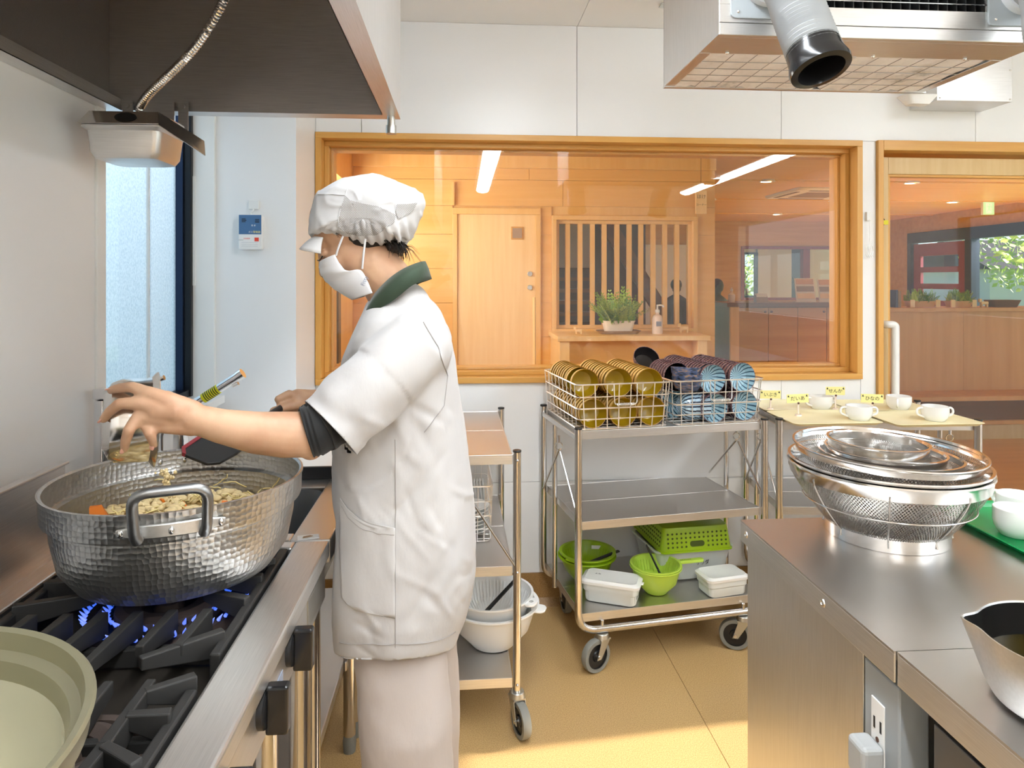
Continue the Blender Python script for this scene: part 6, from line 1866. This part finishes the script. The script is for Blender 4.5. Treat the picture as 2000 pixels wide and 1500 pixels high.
# collar
COLU = [(-.215, 1.313), (-.194, 1.352), (-.177, 1.376), (-.149, 1.404), (-.120, 1.424), (-.091, 1.438), (-.080, 1.441)]
COLL = [(-.222, 1.285), (-.206, 1.307), (-.177, 1.335), (-.140, 1.358), (-.103, 1.388), (-.078, 1.398), (-.066, 1.402)]
wu = [.018, .048, .062, .068, .064, .040, .0]; wlw = [.020, .058, .080, .088, .082, .050, .0]
ring_u = []; ring_l = []
for sg in (-1, 1):
    idx = range(len(COLU)) if sg < 0 else range(len(COLU) - 2, -1, -1)
    for i in idx:
        ring_u.append((COLU[i][0], MY + sg * wu[i], COLU[i][1])); ring_l.append((COLL[i][0], MY + sg * wlw[i], COLL[i][1]))
def resample(P_, n_):
    P_ = [Vector(p_) for p_ in P_]; out = []
    for i in range(len(P_) - 1):
        p0 = P_[max(0, i - 1)]; p3 = P_[min(len(P_) - 1, i + 2)]
        for k in range(n_): out.append(cr(p0, P_[i], P_[i + 1], p3, k / n_))
    out.append(P_[-1]); return out
ru, rl = resample(ring_u, 5), resample(ring_l, 5)
mid = [(a_ + b_) / 2 + Vector((0, (-.006 if (a_.y + b_.y) / 2 < MY else .006), .004)) for a_, b_ in zip(ru, rl)]
col_ = MB().loft([ru, mid, rl], False).build('collar', 'collar_cloth', None, 0, 'all')
s_ = col_.modifiers.new('thickness', 'SOLIDIFY'); s_.thickness = .004; s_.offset = 0
attach(col_, tunic); col_['label'] = 'dark green collar'
lp = MB().hexa([(-.226, MY - .035, 1.295), (-.216, MY - .032, 1.312), (-.214, MY + .02, 1.312), (-.224, MY + .02, 1.295), (-.221, MY - .036, 1.272), (-.205, MY - .040, 1.300), (-.205, MY + .02, 1.300), (-.219, MY + .02, 1.272)]).build('undershirt_neck', 'black_cloth', None, .002)
attach(lp, person)
# ---- trousers
m = MB()
m.loft([sring(z, x0, x1, hy, cy, 40, .9) for z, x0, x1, hy, cy in ((.86, -.240, -.020, .118, MY), (.72, -.240, -.030, .122, MY), (.66, -.236, -.032, .122, MY))])
for sg in (-1, 1):
    dx = 0 if sg < 0 else .015
    m.loft([sring(z, x0 + dx, x1 + dx, hy, MY + sg * cy, 36, .95) for z, x0, x1, hy, cy in ((.72, -.226, -.036, .062, .066), (.64, -.224, -.034, .068, .070), (.57, -.218, -.028, .076, .080), (.47, -.210, -.020, .084, .09), (.36, -.202, -.016, .080, .09), (.22, -.196, -.020, .076, .09), (.09, -.188, -.028, .070, .09))])
tr = remeshed(m, 'trousers', 'trouser_cloth', .006, 8, .5)
newco = []
for v_, n_ in zip([v_.co.copy() for v_ in tr.data.vertices], [v_.normal.copy() for v_ in tr.data.vertices]):
    p_ = v_
    d_ = .005 * noise.noise(Vector((p_.x * 12, p_.y * 12, p_.z * 3))) + .0012 * noise.noise(Vector((p_.x * 30 + p_.z * 20, p_.y * 24, p_.z * 16)))
    r_ = abs(noise.noise(Vector((p_.x * 8 - p_.z * 9, p_.y * 8, p_.z * 7))))
    an_ = math.sin(p_.z * 55 + p_.x * 40 + 5 * noise.noise(Vector((p_.x * 9, p_.y * 9, p_.z * 6)))); d_ += .0022 * an_ * max(0, noise.noise(Vector((p_.x * 6, p_.y * 6 + 3, p_.z * 5))))
    newco += list(p_ + n_ * d_)
tr.data.vertices.foreach_set('co', newco)
attach(tr, person); tr['label'] = 'loose beige white trousers'
for sg in (-1, 1):
    m = MB(); y = MY + sg * .09
    m.loft([[(x * .135 - .165, y + yy * .048 * (1 - .25 * max(0, -x)), z) for x, yy in [(math.cos(2 * PI * i / 24), math.sin(2 * PI * i / 24)) for i in range(24)]] for z in (.0, .03)] + [[(x * .12 - .16, y + yy * .042, .055) for x, yy in [(math.cos(2 * PI * i / 24), math.sin(2 * PI * i / 24)) for i in range(24)]], [(x * .06 - .11, y + yy * .036, .095) for x, yy in [(math.cos(2 * PI * i / 24), math.sin(2 * PI * i / 24)) for i in range(24)]]])
    attach(m.build('shoe', 'white_plastic', None, 0, True), person)
# ---- cap
CAP = [(-.327, 1.498), (-.326, 1.537), (-.318, 1.579), (-.304, 1.594), (-.274, 1.615), (-.238, 1.626), (-.197, 1.630), (-.161, 1.625), (-.125, 1.612), (-.094, 1.594), (-.081, 1.578), (-.080, 1.563), (-.089, 1.539), (-.101, 1.508), (-.116, 1.486), (-.128, 1.481), (-.139, 1.484), (-.166, 1.480), (-.197, 1.474), (-.215, 1.475), (-.238, 1.483), (-.274, 1.491), (-.291, 1.495), (-.309, 1.496)]
cc = Vector((-.203, MY, 1.548))
oc = [Vector((x, 0, z)) for x, z in CAP]; oc.append(oc[0])
out = []
for i in range(len(oc) - 1):
    p0 = oc[i - 1] if i > 0 else oc[-2]; p3 = oc[i + 2] if i + 2 < len(oc) else oc[1]
    for k in range(6): out.append(cr(p0, oc[i], oc[i + 1], p3, k / 6))
rings = []
NL = 44
for j in range(1, NL):
    lam = -PI / 2 + PI * j / NL; cl, sl = max(1e-4, math.cos(lam)), math.sin(lam)
    ring = []
    for i, q_ in enumerate(out):
        dx, dz = q_.x - cc.x, q_.z - cc.z
        low = max(0, min(1, (-dz) / .065))
        k_ = cl ** (.62 - .20 * low)
        Wd = .100
        p_ = Vector((cc.x + dx * k_, MY + Wd * math.copysign(abs(sl) ** .9, sl), cc.z + dz * k_))
        rad = Vector((dx, 0, dz)).normalized()
        if j not in (1, NL - 1):
            p_ += rad * (.004 * noise.noise(Vector((p_.x * 20, p_.y * 20, p_.z * 12)))) * cl
            if low > .35: p_ += Vector((0, math.copysign(.0028, sl), 0)) * math.sin(p_.x * 520) * low
        ring.append(p_)
    rings.append(ring)
cap = MB().loft(rings, True, True, True).build('cap', 'cap_cloth', None, 0, 'all')
newco = []
for p_, n_ in zip([v_.co.copy() for v_ in cap.data.vertices], [v_.normal.copy() for v_ in cap.data.vertices]):
    r_ = abs(noise.noise(Vector((p_.x * 16 + p_.z * 8, p_.y * 12, p_.z * 12 - p_.x * 8))))
    lo_ = max(0, min(1, (1.535 - p_.z) / .05)); bk_ = max(0, min(1, (p_.x + .21) / .08))
    newco += list(p_ + n_ * (.004 * (max(0, .10 - r_) / .10) ** 1.5 + .002 * noise.noise(p_ * 26) + lo_ * (.0030 + .003 * bk_) * math.sin(p_.x * 330 + p_.z * 60 + 4 * noise.noise(p_ * 12)) * (1 if abs(p_.y - MY) > .03 else 0)))
cap.data.vertices.foreach_set('co', newco)
s_ = cap.modifiers.new('smooth', 'SMOOTH'); s_.factor = .5; s_.iterations = 2
attach(cap, person); cap['label'] = 'white peaked cap with net side panels'
bpy.context.view_layer.update()
cb_ = bmesh.new(); cb_.from_mesh(cap.data); ctree = BVHTree.FromBMesh(cb_); cb_.free()
def cap_patch(poly, name, mat, off, cx, cz, nr=10):
    rings_ = []
    pl_ = [Vector((x, z)) for x, z in poly]; c2 = sum(pl_, Vector((0, 0))) / len(pl_)
    dense = []
    for i in range(len(pl_)):
        for k in range(4): dense.append(pl_[i].lerp(pl_[(i + 1) % len(pl_)], k / 4))
    for r in range(nr + 1):
        k = max(.02, r / nr); ring = []
        for d_ in dense:
            q_ = c2 + (d_ - c2) * k
            h_ = ctree.ray_cast(Vector((q_.x, 1.0, q_.y)), Vector((0, 1, 0)))
            ring.append((h_[0] + h_[1] * off) if h_[0] is not None else Vector((q_.x, MY - .06, q_.y)))
        rings_.append(ring)
    o_ = MB().loft(rings_, True, True, False).build(name, mat, None, 0, 'all')
    return attach(o_, cap)
NET1 = [(-.238, 1.575), (-.228, 1.564), (-.201, 1.558), (-.173, 1.553), (-.156, 1.546), (-.136, 1.536), (-.139, 1.521), (-.156, 1.508), (-.173, 1.496), (-.195, 1.493), (-.212, 1.493), (-.234, 1.498), (-.247, 1.504), (-.251, 1.511), (-.250, 1.528), (-.245, 1.548)]
NET2 = [(-.134, 1.558), (-.112, 1.560), (-.094, 1.565), (-.103, 1.546), (-.114, 1.537), (-.131, 1.527), (-.136, 1.543)]
cap_patch(NET1, 'net_panel', 'net_cloth', .0022, 0, 0); cap_patch(NET2, 'net_panel', 'net_cloth', .0022, 0, 0)
def cap_seam(pts):
    P_ = []
    for i in range(len(pts) - 1):
        for k in range(8):
            x = pts[i][0] + (pts[i + 1][0] - pts[i][0]) * k / 8; z = pts[i][1] + (pts[i + 1][1] - pts[i][1]) * k / 8
            h_ = ctree.ray_cast(Vector((x, 1.0, z)), Vector((0, 1, 0)))
            if h_[0] is not None: P_.append(h_[0] + h_[1] * .001)
    attach(MB().tube(P_, .0011, 6).build('cap_seam', 'cap_cloth', None, 0, True), cap)
cap_seam([(-.300, 1.580), (-.270, 1.578), (-.238, 1.575), (-.249, 1.545), (-.254, 1.505)]); cap_seam([(-.238, 1.575), (-.232, 1.600), (-.225, 1.615)])
# visor
rings = []
for i in range(17):
    u_ = -1 + 2 * i / 16; k_ = math.sqrt(max(0, 1 - u_ * u_))
    base = Vector((-.289 - .030 * k_, MY + u_ * .072, 1.490 + .004 * k_)); tip = Vector((-.291 - .059 * k_ ** .7, MY + u_ * .086, 1.468 - .012 * (1 - k_)))
    rings.append([base.lerp(tip, t_) + Vector((-.001, 0, .0025)) * math.sin(PI * t_) for t_ in [j / 5 for j in range(6)]])
vz = MB().loft(rings, False).build('visor', 'cap_cloth', None, 0, 'all'); vz.modifiers.new('thickness', 'SOLIDIFY').thickness = .003
attach(vz, cap)
# ---- mask
MC = resample([(-.306, 0, 1.438), (-.3075, 0, 1.425), (-.302, 0, 1.408), (-.290, 0, 1.394), (-.270, 0, 1.377), (-.237, 0, 1.358)], 5)
ME = resample([(-.263, 0, 1.454), (-.252, 0, 1.433), (-.239, 0, 1.420), (-.211, 0, 1.421), (-.194, 0, 1.395), (-.186, 0, 1.373)], 5)
rows = []
for i, (c_, e_) in enumerate(zip(MC, ME)):
    s_ = i / (len(MC) - 1); row = []
    pleat = .0022 * ((s_ * 5) % 1.0 - .5) if .15 < s_ < .85 else 0
    for j in range(33):
        t_ = -1 + 2 * j / 32; a_ = t_ * PI / 2
        k_ = 1 - math.cos(a_)
        x = c_.x + (e_.x - c_.x) * k_; z = c_.z + (e_.z - c_.z) * k_
        y = MY + (.070 + .006 * math.sin(PI * s_)) * math.sin(a_)
        row.append(Vector((x, y, z)) + HF * (pleat * math.cos(a_ * .8) + .002 * noise.noise(Vector((x * 40, y * 40, z * 30)))))
    rows.append(row)
mk_ = MB().loft(rows, False).build('mask', 'mask_cloth', None, 0, 'all'); s_ = mk_.modifiers.new('thickness', 'SOLIDIFY'); s_.thickness = .002; s_.offset = 1
attach(mk_, person); mk_['label'] = 'white pleated face mask'
ym = MY - .0715
for P_ in ([(-.262, ym + .004, 1.452), (-.256, ym - .003, 1.468), (-.246, ym - .006, 1.492)], [(-.207, ym - .001, 1.424), (-.204, ym - .008, 1.448), (-.199, ym - .012, 1.486)]):
    attach(MB().tube(resample(P_, 6), .0022, 8).build('ear_loop', 'mask_cloth', None, 0, True), mk_)
tx = text_mesh('Fitty', 'lettering', 'label_grey', None, .0125, (-.2015, ym - .0075, 1.398), (PI / 2, math.radians(-68), 0))
attach(tx, mk_)
# eye line, brows, hair
for sg in (-1, 1):
    attach(MB().tube(resample([H(.100, -.012, sg * .020), H(.094, -.016, sg * .034), H(.082, -.014, sg * .046)], 5), .0013, 6).build('eyelash', 'hair', None, 0, True), person)
    attach(MB().tube(resample([H(.100, .012, sg * .016), H(.095, .016, sg * .034), H(.078, .012, sg * .050)], 5), [.0016] * 11, 6).build('eyebrow', 'hair', None, 0, True), person)
random.seed(9)
m = MB()
ell(m, H(-.030, .012), .092, .085, .080)
m.sphere((-.146, MY, 1.474), .022, 16, 10, (1.0, 2.0, .7))
for i in range(150):
    y = MY + random.uniform(-.055, .055)
    p0 = Vector((-.150 + random.uniform(-.015, .02), y, 1.486)); p1 = p0 + Vector((random.uniform(.002, .022), random.uniform(-.01, .01), random.uniform(-.045, -.015)))
    m.tube([p0, p0.lerp(p1, .5) + Vector((.004, 0, 0)), p1], [.0012, .0009, .0003], 4)
for i in range(16):
    p0 = Vector((-.132, MY + random.uniform(-.05, .03), 1.478)); p1 = p0 + Vector((random.uniform(.02, .05), random.uniform(-.02, .01), random.uniform(-.05, -.01)))
    m.tube([p0, p0.lerp(p1, .5) + Vector((.004, 0, .006)), p1], [.0005, .0004, .0002], 4)
for i in range(34):
    p0 = H(.01 + random.uniform(-.03, .02), .008, -.074); p1 = p0 + HU * random.uniform(-.018, -.006) + Vector((random.uniform(-.004, .012), -.001, 0))
    m.tube([p0, p1], [.0010, .0003], 4)
hr = m.build('hair', 'hair', None, 0, 'all'); attach(hr, person); hr['label'] = 'dark hair tucked under the cap'
